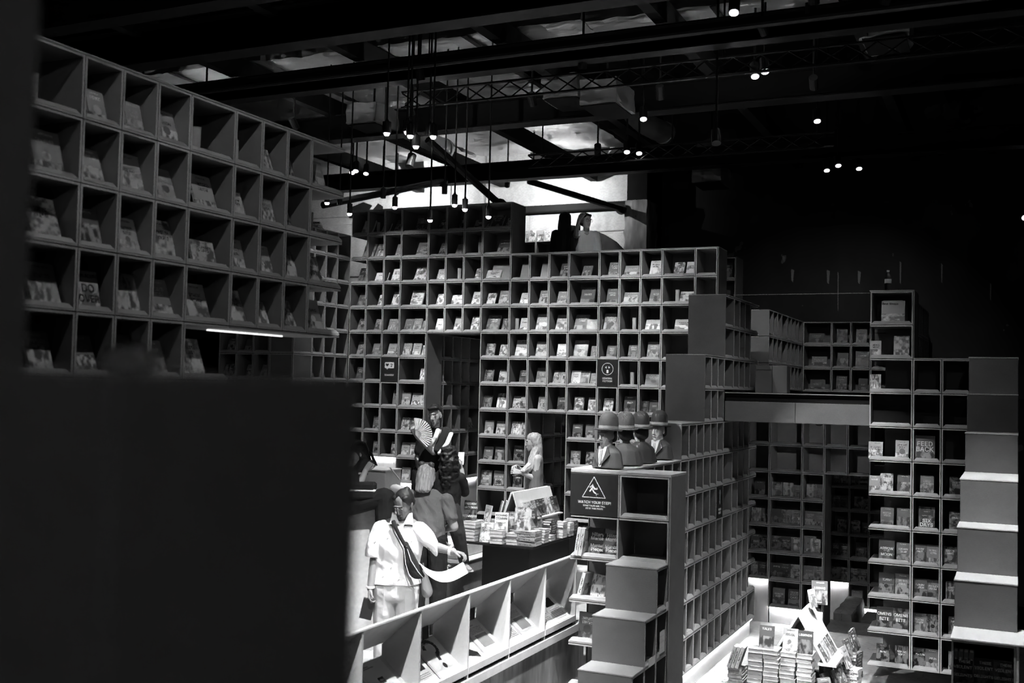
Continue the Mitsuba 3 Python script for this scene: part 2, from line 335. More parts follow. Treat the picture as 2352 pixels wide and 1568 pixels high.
class Case:
    def __init__(s, name, label, short, face, plane, xs, top, rows, mask=None, depth=DEPTH, openl=lambda r, c: False, openr=lambda r, c: False, ledge=True):
        s.key, s.short, s.face, s.plane, s.xs, s.top, s.depth = thing(name, label, 'bookcase'), short, face, plane, xs, top, depth
        s.R = FACE[face]
        for r in range(rows):
            for c in range(len(xs) - 1):
                if mask and not mask(r, c): continue
                w = xs[c + 1] - xs[c]
                sh, lg, bk, eb = cubby_shape(w, PITCHZ, depth, openl(r, c), openr(r, c))
                M = s.M(xs[c], 0, top - (r + 1) * PITCHZ)
                q = part(s.key, 'cubby', sh, M=M)
                part(q, 'back_panel', bk, M=M); part(q, 'edge_band', eb, M=M)
                if ledge: part(q, 'ledge', lg, M=M)
    def M(s, x, d, z, R=np.eye(3)):
        t = np.array([x, s.plane + d, z]) if s.face == 'S' else np.array([s.plane - d, x, z])
        return M4(s.R @ R, t)
    def place(s, r, c, fx, d=0.055, lean=0, turn=0):
        return s.M(s.xs[c] + fx * (s.xs[c + 1] - s.xs[c]), d, s.top - (r + 1) * PITCHZ + 0.0165, rot('z', turn) @ rot('x', -lean))
    def where(s, r, c, first, n=1, i=0):
        pos = '' if n == 1 else ('%s of %d in ' % (ORD[i], n))
        return pos + '%s cell of %s row, %s' % (ORD[c - first], ORD[r], s.short)
    def fill(s, r, c, spec, lean=25, group=None, first=0):
        items = [q for q in spec.split(',') if q]
        for i, q in enumerate(items):
            fx, kind, tone = float(q[:-2]), q[-2], int(q[-1])
            if kind == 't':
                k = thing('tube', '%s tube, %s' % (TONEW[tone], s.where(r, c, first, len(items), i)), 'tube')
                part(k, 'body', MB().tube((0, 0, 0), (0, 0, 0.17), 0.026, n=16).ply(TUBE), M=s.place(r, c, fx, 0.12))
                part(k, 'cap', MB().tube((0, 0, 0.17), (0, 0, 0.178), 0.027, n=16).ply(BOARDE), M=s.place(r, c, fx, 0.12))
                continue
            if kind == 'b':                                         # plain grey display board leaning at the back
                k = thing('display_board', 'plain display board, %s' % s.where(r, c, first, len(items), i), 'board')
                w = (s.xs[c + 1] - s.xs[c]) * (0.72 if s.xs[c + 1] - s.xs[c] > .35 else 0.66)
                part(k, 'board', box(BOARDE, -w / 2, w / 2, 0, 0.01, 0, 0.235), M=s.place(r, c, fx, 0.1, 22))
                continue
            size = {'s': 's', 'm': 'm', 'l': 'l', 'L': 'L', 'w': 'w'}[kind]
            sz = {'s': 'small', 'm': 'paperback', 'l': 'tall', 'L': 'large', 'w': 'wide'}[kind]
            put_book('%s %s book, %s' % (TONEW[tone], sz, s.where(r, c, first, len(items), i)), s.place(r, c, fx, 0.052 + 0.006 * rng.random(), lean + rng.uniform(-4, 4)), size, tone, group=group)
def panel(parent, name, bsdf, *a, label=None, c=0.003): return part(parent, name, cbox(bsdf, *a, c=c), label)
def led(parent, x0, x1, y0, y1, z0, z1, v, w=1.0):
    part(parent, 'led_strip', {**box(WHITE, x0, x1, y0, y1, z0, z1), 'emitter': {**glow(v), 'sampling_weight': float(w)}}, 'glowing white light strip')
# ------------------------------------------------------------------ the room
F0, F1, PLAT = -2.97, -2.55, -1.95
struct('floor', box(FLOOR, -3.75, 3.0, -3, 14.9, F0 - 0.4, F0), 'pale cracked concrete floor beside the low book table')
struct('floor', box(FLOOR, -3.75, 3.0, 14.9, 17.3, -3.4, -3.3), 'sunken concrete floor of the recess')
struct('floor', box(FLOOR, -14, -3.75, -3, 17.3, F1 - 0.1, F1), 'raised concrete floor under the newspaper rack and reading table')
struct('ceiling', box(SOOT, -14, 4.2, -3, 17.6, 4.75, 4.85), 'black ceiling deck high above the shelves')
struct('wall_right', box(SOOT, 3.0, 3.2, -3, 17.5, F0, 4.75), 'black side wall')
struct('wall_left', box(SOOT, -14.2, -14, -3, 17.5, F1, 4.75), 'black far side wall')
struct('wall_front', box(SOOT, -14, 3.2, -3.2, -3, F0, 4.75), 'black wall behind the viewpoint')
struct('wall_back', box(DWALL, -5.4, 3.0, 17.3, 17.5, F0, 4.75), 'black painted back wall with peeling patches')
# bare concrete rear wall in courses, over a ledge, with a rough column at its end
wr = struct('wall_rear', box(CONC, -14, -5.86, 17.12, 17.3, F1, 4.75), 'bare concrete rear wall, floodlit above the bookcase')
for k, (x0, x1, z0, z1) in enumerate([(-14, -9.3, 3.14, 4.4), (-9.27, -8.62, 3.14, 4.4), (-8.59, -5.87, 3.14, 4.4), (-9.6, -7.75, 2.2, 3.0), (-7.72, -6.7, 2.62, 3.0), (-6.68, -5.87, 2.66, 3.0), (-7.72, -6.5, 2.1, 2.6), (-6.48, -5.87, 2.1, 2.64), (-14, -9.63, 2.0, 3.0)]):
    part(wr, 'slab', cbox(CONC, x0, x1, 17.09, 17.13, z0, z1, c=0.01))
mu = thing('wall_mural', 'dark brush-painted mural shapes on the bright wall over the recess bookcase', 'mural')
part(mu, 'shape', MB().hull([[x, y, z] for x, z in ((-11.45, 3.12), (-11.4, 3.32), (-11.15, 3.4), (-10.95, 3.33), (-11.12, 3.12)) for y in (17.075, 17.085)]).ply(SOOT))
part(mu, 'shape', MB().hull([[x, y, z] for x, z in ((-11.42, 3.42), (-11.3, 3.55), (-11.0, 3.57), (-10.9, 3.5), (-11.2, 3.44)) for y in (17.075, 17.085)]).ply(SOOT))
part(mu, 'shape', MB().hull([[x, y, z] for x, z in ((-11.05, 3.12), (-10.82, 3.36), (-10.72, 3.3), (-10.7, 3.12)) for y in (17.075, 17.085)]).ply(SOOT))
struct('trim', cbox(SOOT, -9.7, -5.86, 16.96, 17.14, 3.02, 3.135, c=0.01), 'dark steel channel crossing the floodlit rear wall')
def rough_column(x0, x1, y0, y1, z0, z1):
    mb = trimesh.creation.box(extents=(x1 - x0, y1 - y0, z1 - z0)).subdivide_to_size(0.09)
    v = mb.vertices + [(x0 + x1) / 2, (y0 + y1) / 2, (z0 + z1) / 2]
    n = (meshkit.fbm(v * 7, 3, 5) - .5)[:, None] * 0.07
    return mikit.ply(trimesh.Trimesh(v + n * np.sign(mb.vertices) * [1, 1, 0], mb.faces, process=False), RCONC, 40)
k = struct('column', rough_column(-5.86, -5.48, 16.75, 17.3, F1, 3.1), 'rough broken concrete column at the end of the floodlit wall')
k = struct('column', box(SOOT, -5.84, -5.5, 16.8, 17.3, 3.1, 4.75), 'sooty upper column above the broken concrete')
# peeled paint streaks on the black wall
for i, (x, y0, y1, w) in enumerate([(1902, 620, 652, 9), (1973, 622, 652, 9), (1820, 618, 648, 9), (2068, 600, 652, 5), (1800, 588, 600, 8), (2275, 650, 690, 4), (2163, 605, 650, 4), (1925, 625, 715, 3)]):
    def onY(px, py, Y):
        q = (px - 1176) / 2486.1 * (math.cos(ROLL) * _r + math.sin(ROLL) * _d) + (py - 784) / 2486.1 * _d2 + _f
        return q * Y / q[1]
    a, b = onY(x, y0, 17.29), onY(x, y1, 17.29); ww = w * 0.0033
    part('wall_back', 'bare_patch', MB().hull([[a[0] - ww * .6, 17.28, a[2]], [a[0] + ww, 17.28, a[2] - .02], [b[0] - ww * .5, 17.28, b[2] + .03], [b[0] + ww * .4, 17.28, b[2]], [a[0], 17.31, a[2]], [b[0], 17.31, b[2]], [a[0] + ww * .8, 17.28, (a[2] + b[2]) / 2]]).ply(mat('patch', 0.2, 0.9) if i == 0 else 'mat_patch'))
# mezzanine floor and its fascia
mz = struct('mezzanine', box(SOOT, -2.92, 3.0, 11.86, 17.3, -0.3, -0.005), 'mezzanine floor slab')
part(mz, 'fascia_panel', cbox(BOARD, -2.925, -2.165, 11.8, 11.86, -0.318, -0.098), 'grey fascia panel')
part(mz, 'fascia_panel', cbox(BOARD, -2.16, -1.395, 11.8, 11.86, -0.318, -0.098), 'grey fascia panel')
part(mz, 'edge_trim', cbox(BOARDE, -2.925, -1.395, 11.8, 11.9, -0.012, 0.0, c=0.002))
part(mz, 'shadow_gap', box(SOOT, -2.925, -1.395, 11.845, 11.86, -0.098, -0.012))
struct('mezzanine', box(SOOT, -14, -3.34, 13.45, 17.1, 0.75, 0.95), 'upper gallery floor behind the tall bookcase')
gp = thing('glass_balustrade', 'clear glass balustrade pane standing on the mezzanine edge', 'balustrade')
part(gp, 'pane', box('mat_pane', -2.88, -1.42, 11.93, 11.931, 0.0, 1.08))
part(gp, 'top_edge', box(BOARDE, -2.88, -1.42, 11.928, 11.933, 1.078, 1.083))

# ------------------------------------------------------------------ bookcases on one module: 0.3475 high, 0.28 / 0.42 wide
xsM = [-8.665, -8.39, -8.112, -7.833, -7.397, -7.12, -6.84, -6.562, -6.136, -5.856, -5.575, -5.296, -4.875, -4.598, -4.32, -4.04, -3.614, -3.338]
C_ = {c: i for i, c in enumerate('abcDefgHijkLmnoPq')}
def maskM(r, c):
    if r == 0 and c > 7: return False
    if r == 1 and c > 7: return False
    if r >= 5 and c in (4, 5, 6): return False
    if r >= 8 and c in (9, 10): return False
    if r >= 10 and c <= 2: return False
    if r >= 11 and c <= 3: return False
    return True
Mc = Case('bookcase', 'tall grey cubby bookcase with two doorways, facing the reading tables', 'tall back bookcase', 'S', 13.0, xsM, 2.461, 12, maskM, openl=lambda r, c: r in (1, 2) and c == 0)
panel(Mc.key, 'end_panel', BOARD, -6.134, -6.122, 13.0, 13.42, 1.768, 2.463)
panel(Mc.key, 'end_panel', BOARD, -3.336, -3.324, 13.0, 13.42, -1.7, 1.768)
panel(Mc.key, 'top_board', BOARDE, -8.665, -6.122, 12.995, 13.42, 2.461, 2.473)
panel(Mc.key, 'top_board', BOARDE, -6.136, -3.324, 12.995, 13.42, 1.766, 1.777)
panel(Mc.key, 'doorway_side', BOARD, -7.395, -7.38, 13.0, 13.44, -1.36, 0.72)
panel(Mc.key, 'doorway_side', BOARD, -5.856, -5.842, 13.0, 13.44, -1.70, -0.32)
panel(Mc.key, 'doorway_head', BOARD, -7.397, -6.562, 13.0, 13.42, 0.709, 0.722)
panel(Mc.key, 'doorway_head', BOARD, -5.856, -5.296, 13.0, 13.42, -0.334, -0.322)
panel(Mc.key, 'plinth', WHITE, -8.665, -7.84, 13.06, 13.1, -2.25, -1.02)
panel(Mc.key, 'plinth', WHITE, -7.833, -7.4, 13.06, 13.1, -2.25, -1.36)
led(Mc.key, -8.64, -7.86, 13.02, 13.05, -1.035, -1.022, 27, .5)
led(Mc.key, -7.81, -7.41, 13.02, 13.05, -1.385, -1.372, 27, .4)
panel(Mc.key, 'plinth', SOOT, -6.562, -3.34, 13.03, 13.07, -2.25, -1.705)
rowsM = {
 0: 'a.75L9|b.35t6,.85m5|c.7L3|D.6L2|e.6l1|f.75l1|g.75w2|H.35L2,.85s3',
 1: 'a.85L8|b.6L9|c.75l5|D.65L4|e.7l3|f.6m7|g.65t3|H.65L3',
 2: 'a.6L1|b.7w9|c.55l9|D.6L6|e.58m7|f.55t4|g.7m7|H.55b5,.3w8|i.65b5|j.7b5|k.7l2|L.5m3|m.6l3|n.5w5|o.6l8|P.45m7,.82m9',
 3: 'a.6L2|b.75m6|c.65L8|D.5L8|e.6m8|f.6w6|g.6l7|H.25m7,.7l5|i.62m7|j.65l4|k.55m4|L.55L2|m.55l2|n.5w4|o.6l3|P.4t5,.75w5',
 4: 'a.6l2|b.6m3|c.4m5,.8s8|D.22m3,.55m4,.84s4|e.6m9|f.65l5|g.6l5|H.32L3,.8m3|i.22t4,.65m7|j.6L5|k.6L5|L.35L4,.8w2|m.5L4|n.6t3|o.55w6|P.6w6',
 5: 'a.6l3|b.5m4,.85s3|c.42m6,.8s3|D.2m5,.55m6,.87s9|H.27m3,.74m5|i.55L6|j.55l5|k.6m8|L.36L4,.83s3|m.55m2|n.6m2|o.55l4',
 6: 'a.6m1|D.85m7|H.24m1,.74m4|i.7m1|j.6l3|k.42m3,.8s4|L.22m8,.52m3,.83s3|n.55t2|o.6w2',
 7: 'c.85l2|D.22m5,.57m6,.85s7|H.2m2,.72l8|i.38m5,.78m3|j.7m4|k.68m2|L.35m6,.8m8|m.45m6|n.5l2|o.2s1,.65m1',
 8: 'b.7m3|D.22m5,.55m2,.82m3|H.3m5,.7m5|i.35m8,.78m5|L.32m3,.74m4|m.4m3',
 9: 'a.6m3|b.75m2|c.8m5|D.25m6,.58m6,.86s6|H.28m4,.68m4|i.55l2|L.28m4,.78m4|m.5m3',
 10: 'D.3m6,.7m4|H.26m4,.68m4|i.5m2|L.4m3',
 11: 'i.5m2'}
for r, s in rowsM.items():
    for cell in s.split('|'): Mc.fill(r, C_[cell[0]], cell[1:], lean=33 - 2.4 * r if r < 9 else 10)

# left bookcase, nearest, facing +x; open at its far end, a bridge over the passage
xsL = [3.55, 3.825, 4.243, 4.52, 4.797, 5.075, 5.49, 5.765, 6.04, 6.318, 6.73]
Lc = Case('bookcase', 'dark grey cubby bookcase running along the near wall, children\'s books face out', 'near wall bookcase', 'E', -4.57, xsL, 1.738, 6,
          lambda r, c: r < 4 or c <= 5, openr=lambda r, c: c == 9 or (r >= 4 and c == 5))
panel(Lc.key, 'top_board', BOARDE, -4.985, -4.565, 3.55, 6.73, 1.738, 1.75)
panel(Lc.key, 'bridge_soffit', BOARD, -4.985, -4.57, 5.49, 6.73, 0.335, 0.347)
led(Lc.key, -4.78, -4.76, 5.52, 6.3, 0.318, 0.33, 1.1, .15)
rowsL = {0: '1.45t5|2.6m4|3.62m4|4.66l6|5.45t7|6.5t7|7.55m6|8.45s3|9.5l5', 1: '1.65L4|2.58l5|3.6L6|4.64l5|5.6L6|6.55m8|7.66m6|8.4s4|9.4t6', 2: '1.65L6|2.55l3|3.62l7|4.64L6|5.58w6|6.56l6|7.64l7|8.66l6|9.5l5',
         3: '1.2m7,.68L6|3.66L5|4.6L5|5.52L6|6.58L6|7.6m8|8.64l6|9.5L6', 4: '1.65l5|2.55l5|3.6L4|4.55l5|5.45L6'}
for r, s in rowsL.items():
    for cell in s.split('|'): Lc.fill(r, int(cell[0]) , cell[1:], lean=20, first=1)

# side bookcase in the recess and the low one under the bridge
L2 = Case('bookcase', 'shadowed cubby bookcase in the recess, meeting the tall back bookcase', 'recess bookcase', 'E', -8.665, [11.7, 12.12, 12.395, 12.67, 12.985], 2.113, 8)
for r, s in {3: '0.5m4|1.5m5|2.3m4', 4: '1.4m3|2.3m4', 5: '0.5m4|1.4m4|2.3m4|3.3s4', 6: '0.3m4|1.4m4|3.3m3', 2: '1.4m2|2.4m2', 1: '2.5m2'}.items():
    for cell in s.split('|'): L2.fill(r, int(cell[0]), cell[1:], lean=20)
for i in range(5):
    put_book('%s book lying in the stack on top of the recess bookcase, %s from below' % (['white', 'black', 'grey', 'pale', 'dark'][i], ORD[i]), M4(rot('z', 80 + 9 * i) @ rot('x', -90), (-8.75, 12.35, 2.1135 + 0.024 * i)), 'l', [9, 1, 5, 8, 2][i])
for i in range(3):
    put_book('%s book leaning on the stack above the recess bookcase, %s one' % (['white', 'pale', 'grey'][i], ORD[i]), M4(rot('z', 95 - 5 * i) @ rot('x', -22), (-8.72 - .04 * i, 12.0 + 0.11 * i, 2.114)), 'm', [9, 8, 5][i])
Wc = Case('bookcase', 'cubby bookcase seen under the bridge, full of face-out paperbacks', 'bookcase under the bridge', 'S', 11.7, [-9.9, -9.6, -9.32, -9.04, -8.67], 1.069, 5)
for r, s in {2: '0.2m3,.5m3,.8m3|1.6m5|2.5m5|3.4m3,.8s4', 1: '0.5m4|1.5m4', 3: '0.3m4|1.3m4,.7m3|2.6m3|3.5l4'}.items():
    for cell in s.split('|'): Wc.fill(r, int(cell[0]), cell[1:], lean=20)
for j, x in enumerate((-8.99, -8.87, -8.76)):
    put_book('%s paperback in the corner cell under the bridge, %s of three' % (['grey', 'pale', 'white'][j], ORD[j]), Wc.M(x, 0.06, 1.069 - 3 * PITCHZ + .0165, rot('x', -12)), 'm', [4, 6, 7][j])

# bookcases seen through the two doorways
D1 = Case('bookcase', 'dark bookcase lining the passage beyond the wider doorway', 'passage bookcase', 'E', -7.40, [13.45, 13.53, 13.795, 14.06, 14.33, 14.755], 0.719, 6)
for r, s in {0: '2.5m3', 1: '2.5l3|3.5m3|4.3s3', 2: '2.4m3|3.4m3|4.3m4', 3: '2.6l3|4.3m5,.6m5', 4: '4.3m3'}.items():
    for cell in s.split('|'): D1.fill(r, int(cell[0]), cell[1:], lean=20)
panel(D1.key, 'plinth', WHITE, -7.48, -7.44, 13.45, 14.755, -2.25, -1.37)
led(D1.key, -7.43, -7.41, 13.5, 14.72, -1.385, -1.372, 24, .4)
D2 = Case('bookcase', 'dark bookcase behind the narrower doorway', 'doorway bookcase', 'E', -5.86, [13.45, 13.57, 13.97, 14.235, 14.5], -0.323, 5)
for r, s in {0: '1.3m5|2.4m2', 1: '1.3m5|2.4m2', 2: '1.6l5|3.3s4'}.items():
    for cell in s.split('|'): D2.fill(r, int(cell[0]), cell[1:], lean=18)
for (x0, x1, y, z0, z1) in [(-8.4, -6.4, 14.85, -2.3, 0.75), (-6.6, -5.2, 14.6, -2.3, -0.3)]:
    struct('wall_passage', box(SOOT, x0, x1, y, y + .08, z0, z1))

# ------------------------------------------------------------------ the stepped island
ysI = [8.77, 9.03, 9.307, 9.583, 9.86, 10.135, 10.41, 10.685, 10.96, 11.235, 11.51, 11.785, 12.205, 12.48, 12.755, 13.03, 13.45]
def maskI(r, c):
    y = ysI[c] + .05
    top = -0.67 if y < 10.135 else -0.322 if y < 10.96 else 0.373 if y < 11.785 else 1.068
    z = 1.068 - r * PITCHZ
    if z > top + .05: return False
    if y > 11.8 and r == 3: return False
    return True
Ic = Case('bookcase', 'long stepped island bookcase rising away in four big steps', 'stepped island', 'E', -2.93, ysI, 1.068, 11, maskI, openr=lambda r, c: c == 15 and r < 10, depth=0.40)
for (y, z0, z1) in [(10.135, -0.67, -0.322), (10.96, -0.322, 0.373), (11.785, 0.373, 1.068)]:
    panel(Ic.key, 'step_riser', BOARD, -3.345, -2.922, y - 0.012, y, z0, z1 + .004)
for (ya, yb, z) in [(8.35, 10.125, -0.67), (10.12, 10.95, -0.322), (10.95, 11.775, 0.373), (11.775, 13.45, 1.068)]:
    panel(Ic.key, 'step_tread', BOARDE, -3.345, -2.92, ya, yb, z, z + 0.012)
panel(Ic.key, 'back_board', BOARD, -3.345, -3.335, 8.77, 13.45, -2.96, -0.67)
panel(Ic.key, 'back_board', BOARD, -3.345, -3.335, 10.96, 13.0, -0.67, 0.37)
panel(Ic.key, 'plinth', WHITE, -3.0, -2.975, 8.8, 13.42, F0, -2.76)
led(Ic.key, -2.965, -2.945, 9.2, 13.4, -2.776, -2.763, 27, .6)
for (r, c, s) in [(6, 7, '.5m4'), (6, 9, '.5m2'), (7, 5, '.35m5'), (7, 10, '.4m3'), (7, 12, '.35m1'), (8, 8, '.4m9'), (8, 9, '.4m5'), (8, 10, '.4m2'), (8, 11, '.35m8'), (8, 14, '.3m7'), (9, 6, '.5m3'), (9, 8, '.4m5'), (9, 12, '.3m2'), (9, 13, '.3m8'), (9, 15, '.2m6'), (10, 6, '.4m5'), (10, 9, '.5m6'), (10, 11, '.2m6'), (5, 15, '.2m6'), (10, 15, '.3m5'), (4, 15, '.1m5'), (3, 10, '.3m2'), (2, 14, '.4m3'), (1, 14, '.3m3')]:
    Ic.fill(r, c, s, lean=24, first=0)
# front end of the island: two columns facing the camera
Fc = Case('bookcase', 'front end unit of the stepped island, two cells wide, under the busts', 'island end unit', 'S', 8.35, [-3.34, -2.92, -2.5], -0.69, 7, lambda r, c: c == 0 or r < 2,
          openl=lambda r, c: r >= 1)
panel(Fc.key, 'end_panel', BOARD, -2.5, -2.488, 8.35, 8.77, F0, -0.68)
panel(Fc.key, 'top_board', BOARDE, -3.345, -2.488, 8.345, 8.78, -0.69, -0.667)
panel(Fc.key, 'rear_panel', BOARD, -2.92, -2.5, 8.765, 8.78, F0, -0.69)
# three stacked step cubes in front, their sides open towards +x
st = thing('step_stack', 'three descending grey step cubes in front of the island end unit, side cells hold books', 'steps')
for i, (y, z) in enumerate([(8.07, -1.378), (7.79, -1.722), (7.51, -2.065)]):
    panel(st, 'riser', BOARD, -2.922, -2.505, y, y + .012, z - PITCHZ if i < 2 else F0, z)
    panel(st, 'tread', BOARDE, -2.925, -2.5, y - .003, y + 0.285, z, z + 0.012)
    for j in range(i + 1 if i < 2 else 3):
        sh, lg, bk, eb = cubby_shape(0.28, PITCHZ, DEPTH, False, False)
        for lv in range(1 if i < 2 else 2):
            M = M4(FACE['E'], (-2.505, y + .28 * j, z - (lv + 1) * PITCHZ))
            q = part(st, 'cubby', sh, M=M); part(q, 'back_panel', bk, M=M); part(q, 'ledge', lg, M=M); part(q, 'edge_band', eb, M=M)
def side_book(label, y, z, tone, size='m', lean=12, **k):
    return put_book(label, M4(FACE['E'] @ rot('x', -lean), (-2.55, y, z)), size, tone, **k)
side_book('dark novel with pale drawing in the side cell of the topmost step', 8.2, -1.378 - PITCHZ + .017, 2, 'l')
side_book('dark novel with a fox-like drawing in the side of the middle step', 7.93, -1.722 - PITCHZ + .017, 2, 'l')
side_book('grey novel at the back of the middle step side', 8.22, -1.722 - PITCHZ + .017, 5, 'l')
side_book('grey book leaning in the side of the lowest step', 7.68, -2.065 - PITCHZ + .017, 4, 'l')
for i, (y, z, w, h) in enumerate([(8.33, -1.72, .07, .07), (8.2, -2.02, .13, .17), (7.95, -2.06, .16, .06)]):
    k = thing('price_card', ['small white price card on the topmost step side', 'white ruled list card clipped to the middle step side', 'white shelf strip card under the fox book'][i], 'card')
    part(k, 'card', box(PRINT, -2.497, -2.495, y - w / 2, y + w / 2, z - .01, z - .01 + h))
    if i == 1:
        for j in range(3): part(k, 'rule', box(GREYP, -2.4949, -2.4945, y - w / 2 + .005, y + w / 2 - .005, z + .03 + j * .045, z + .032 + j * .045))

# ------------------------------------------------------------------ tower and stepped pillar on the other side of the passage
xsT = [-1.392, -0.972, -0.698, -0.42]
Tc = Case('bookcase', 'tall tower bookcase with a bottle of water on top', 'tower bookcase', 'S', 11.7, xsT, 1.075, 11, lambda r, c: c == 0 or r >= 2, openl=lambda r, c: c == 0 and r in (1, 2, 4, 5, 6, 7, 8, 9, 10), depth=0.5)
panel(Tc.key, 'end_panel', BOARD, -0.972, -0.96, 11.7, 12.21, 0.375, 1.085)
panel(Tc.key, 'top_board', BOARDE, -1.4, -0.96, 11.695, 12.21, 1.075, 1.087)
panel(Tc.key, 'top_board', BOARDE, -0.972, -0.42, 11.695, 12.2, 0.38, 0.39)
for r, s in {0: '0.5L8', 1: '0.12s7,.72l5', 2: '0.12s7', 4: '0.1s6,.18s6,.75m6|1.5m2', 5: '0.12s5,.4m5,.8m3|1.5m3|2.5m3', 6: '0.42m2,.8m2|1.5m1|2.5m2', 7: '0.4m2,.8m3|1.28m2,.74m4|2.3m2', 8: '0.42l2,.8l3|1.3m2,.74m1|2.4m2',
             9: '0.42m2,.8m2|1.28m3,.74m2|2.5m1', 10: '0.35m1,.78m1|1.3m1,.72m3|2.5m4'}.items():
    for cell in s.split('|'): Tc.fill(r, int(cell[0]), cell[1:], lean=10)
T2 = Case('bookcase', 'side face bookcase behind the tower, two rows of narrow cells', 'tower side bookcase', 'E', -0.99, [12.22, 12.5, 12.78, 13.06, 13.48, 13.76, 14.04], 1.02, 2)
pl = thing('stepped_pillar', 'pillar of stacked grey step boxes with pale treads rising beside the tower', 'steps')
ysP = [11.15, 10.8, 10.44, 9.55, 9.15, 8.77, 8.35]
zsP = [0.375, 0.028, -0.319, -0.667, -1.014, -1.362, -1.71]
for i in range(6):
    panel(pl, 'riser', BOARD, -0.425, 0.0, ysP[i], ysP[i] + .014, zsP[i + 1], zsP[i])
    panel(pl, 'tread', WHITE, -0.43, 0.003, ysP[i] - .004, ysP[i] + (0.9 if i in (2, 3) else .4), zsP[i], zsP[i] + .012)
    panel(pl, 'side_panel', BOARD, -0.012, 0.0, ysP[i], ysP[i] + 1.0, zsP[i + 1], zsP[i])
panel(pl, 'tread', WHITE, -0.43, 0.2, 8.34, 8.9, -1.71, -1.697)
Pc = Case('bookcase', 'open cell at the foot of the stepped pillar holding matching dark novels', 'pillar foot cell', 'S', 8.35, [-0.425, -0.005], -1.71, 3)
panel(Pc.key, 'end_panel', WHITE, -0.005, 0.012, 8.35, 8.9, F0, -1.71)
for i, x in enumerate((-0.35, -0.215, -0.082)):
    put_book('dark fantasy novel lettered in pale capitals, %s of three in the pillar foot cell' % ORD[i], Pc.M(x, 0.06 if i == 0 else .09, -1.71 - PITCHZ + .017, rot('x', -8)), 'm', 0,
             letter=([('THESE', .018, 0.01, .168), ('VIOLENT', .02, 0, .13), ('DELIGHTS', .018, 0, .075)], False))
for i in range(4):
    put_book('dark paperback spine at the back of the pillar foot cell, %s of four' % ORD[i], M4(rot('z', 90), (-0.385 + .035 * i, 8.5, -1.71 - PITCHZ + .05)), (0.13, 0.2, 0.03), 3)

# ------------------------------------------------------------------ lower back bookcase, recess behind it, mezzanine bookcases
Bc = Case('bookcase', 'low back bookcase under the mezzanine with glowing plinths', 'lower back bookcase', 'S', 14.2, [-3.195, -2.92, -2.505, -2.23, -1.945, -1.665], -0.322, 7,
          lambda r, c: (r < 2) or (r < 6 and c < 1) or (1 <= c <= 2))
panel(Bc.key, 'end_panel', BOARD, -2.23, -2.216, 14.2, 14.72, F0, -1.017)
panel(Bc.key, 'plinth', WHITE, -3.2, -2.93, 14.28, 14.3, F0, -2.41)
panel(Bc.key, 'plinth', WHITE, -2.92, -2.23, 14.28, 14.3, F0, -2.755)
led(Bc.key, -3.17, -2.94, 14.22, 14.25, -2.425, -2.412, 33, .4)
led(Bc.key, -2.9, -2.25, 14.22, 14.25, -2.77, -2.757, 33, .5)
for r, s in {2: '0.5m1|1.2m4,.55m5,.85s3|2.4m5,.8m2', 3: '0.35m5,.75m2|1.2m1,.5m3,.82m6|2.35m5,.78m5', 4: '0.35m2,.75m1|1.2m1,.5m1,.82m6|2.35l6,.6m7', 5: '0.35m3,.7m1|1.2m1,.5m1,.82m4|2.3m4,.75m4', 6: '1.3l3,.8m1|2.5l1'}.items():
    for cell in s.split('|'): Bc.fill(r, int(cell[0]), cell[1:], lean=8)
Ac = Case('bookcase', 'recessed bookcase between the lower back bookcase and the tower', 'recess back bookcase', 'S', 16.5, [-2.78, -2.505, -2.23, -1.952, -1.54], -1.0, 6, lambda r, c: not (r >= 5 and c < 2))
panel(Ac.key, 'plinth', WHITE, -2.8, -2.235, 16.58, 16.6, -3.3, -2.74)
panel(Ac.key, 'plinth', WHITE, -2.23, -1.54, 16.58, 16.6, -3.3, -3.085)
led(Ac.key, -2.76, -2.25, 16.52, 16.55, -2.755, -2.742, 33, .4)
led(Ac.key, -2.2, -1.56, 16.5, 16.55, -3.105, -3.09, 34, .4)
for r, s in {0: '1.3m4,.75m4|2.3m4,.75m5', 1: '1.3m2,.7m2|2.45m7,.85s6', 2: '1.6m5|2.3m6,.8s4', 3: '1.3m2,.75m3|2.6l1', 4: '1.3m4,.75m3|2.3m3,.75m3', 5: '2.4l4'}.items():
    for cell in s.split('|'): Ac.fill(r, int(cell[0]), cell[1:], lean=8)
Zc = Case('bookcase', 'mezzanine bookcase along the black wall, behind the glass balustrade', 'mezzanine bookcase', 'S', 16.5, [-2.92, -2.505, -2.228, -1.952, -1.54, -1.26], 1.075, 3)
for r, s in {0: '0.45w2|1.5l2|2.5l3', 1: '0.55w5|1.55l3|2.55L3', 2: '0.5w3|1.5l3|2.6m2'}.items():
    for cell in s.split('|'): Zc.fill(r, int(cell[0]), cell[1:], lean=10)
Z2 = Case('bookcase', 'side run of the mezzanine bookcase, narrow cells seen edge on', 'mezzanine side bookcase', 'E', -2.925, [14.08, 14.36, 14.64, 14.92, 15.34, 15.62, 15.9, 16.18, 16.49], 1.085, 3)
Z3 = Case('bookcase', 'end unit of the mezzanine bookcase facing the customers', 'mezzanine end bookcase', 'S', 14.08, [-3.33, -3.05], 1.085, 3, openr=lambda r, c: True)
put_book('tall dark picture book on the mezzanine end bookcase, upper of two', Z3.M(-3.1, .05, 1.085 - PITCHZ + .017, rot('x', -10)), 'L', 2)
put_book('tall dark picture book on the mezzanine end bookcase, lower of two', Z3.M(-3.1, .05, 1.085 - 2 * PITCHZ + .017, rot('x', -10)), 'L', 2)
U1 = Case('bookcase', 'single bookcase end peeking out past the tall back bookcase', 'far bookcase end', 'S', 16.5, [-4.35, -3.95], 2.08, 4)
U1.fill(0, 0, '.2m2,.6l3', lean=10)
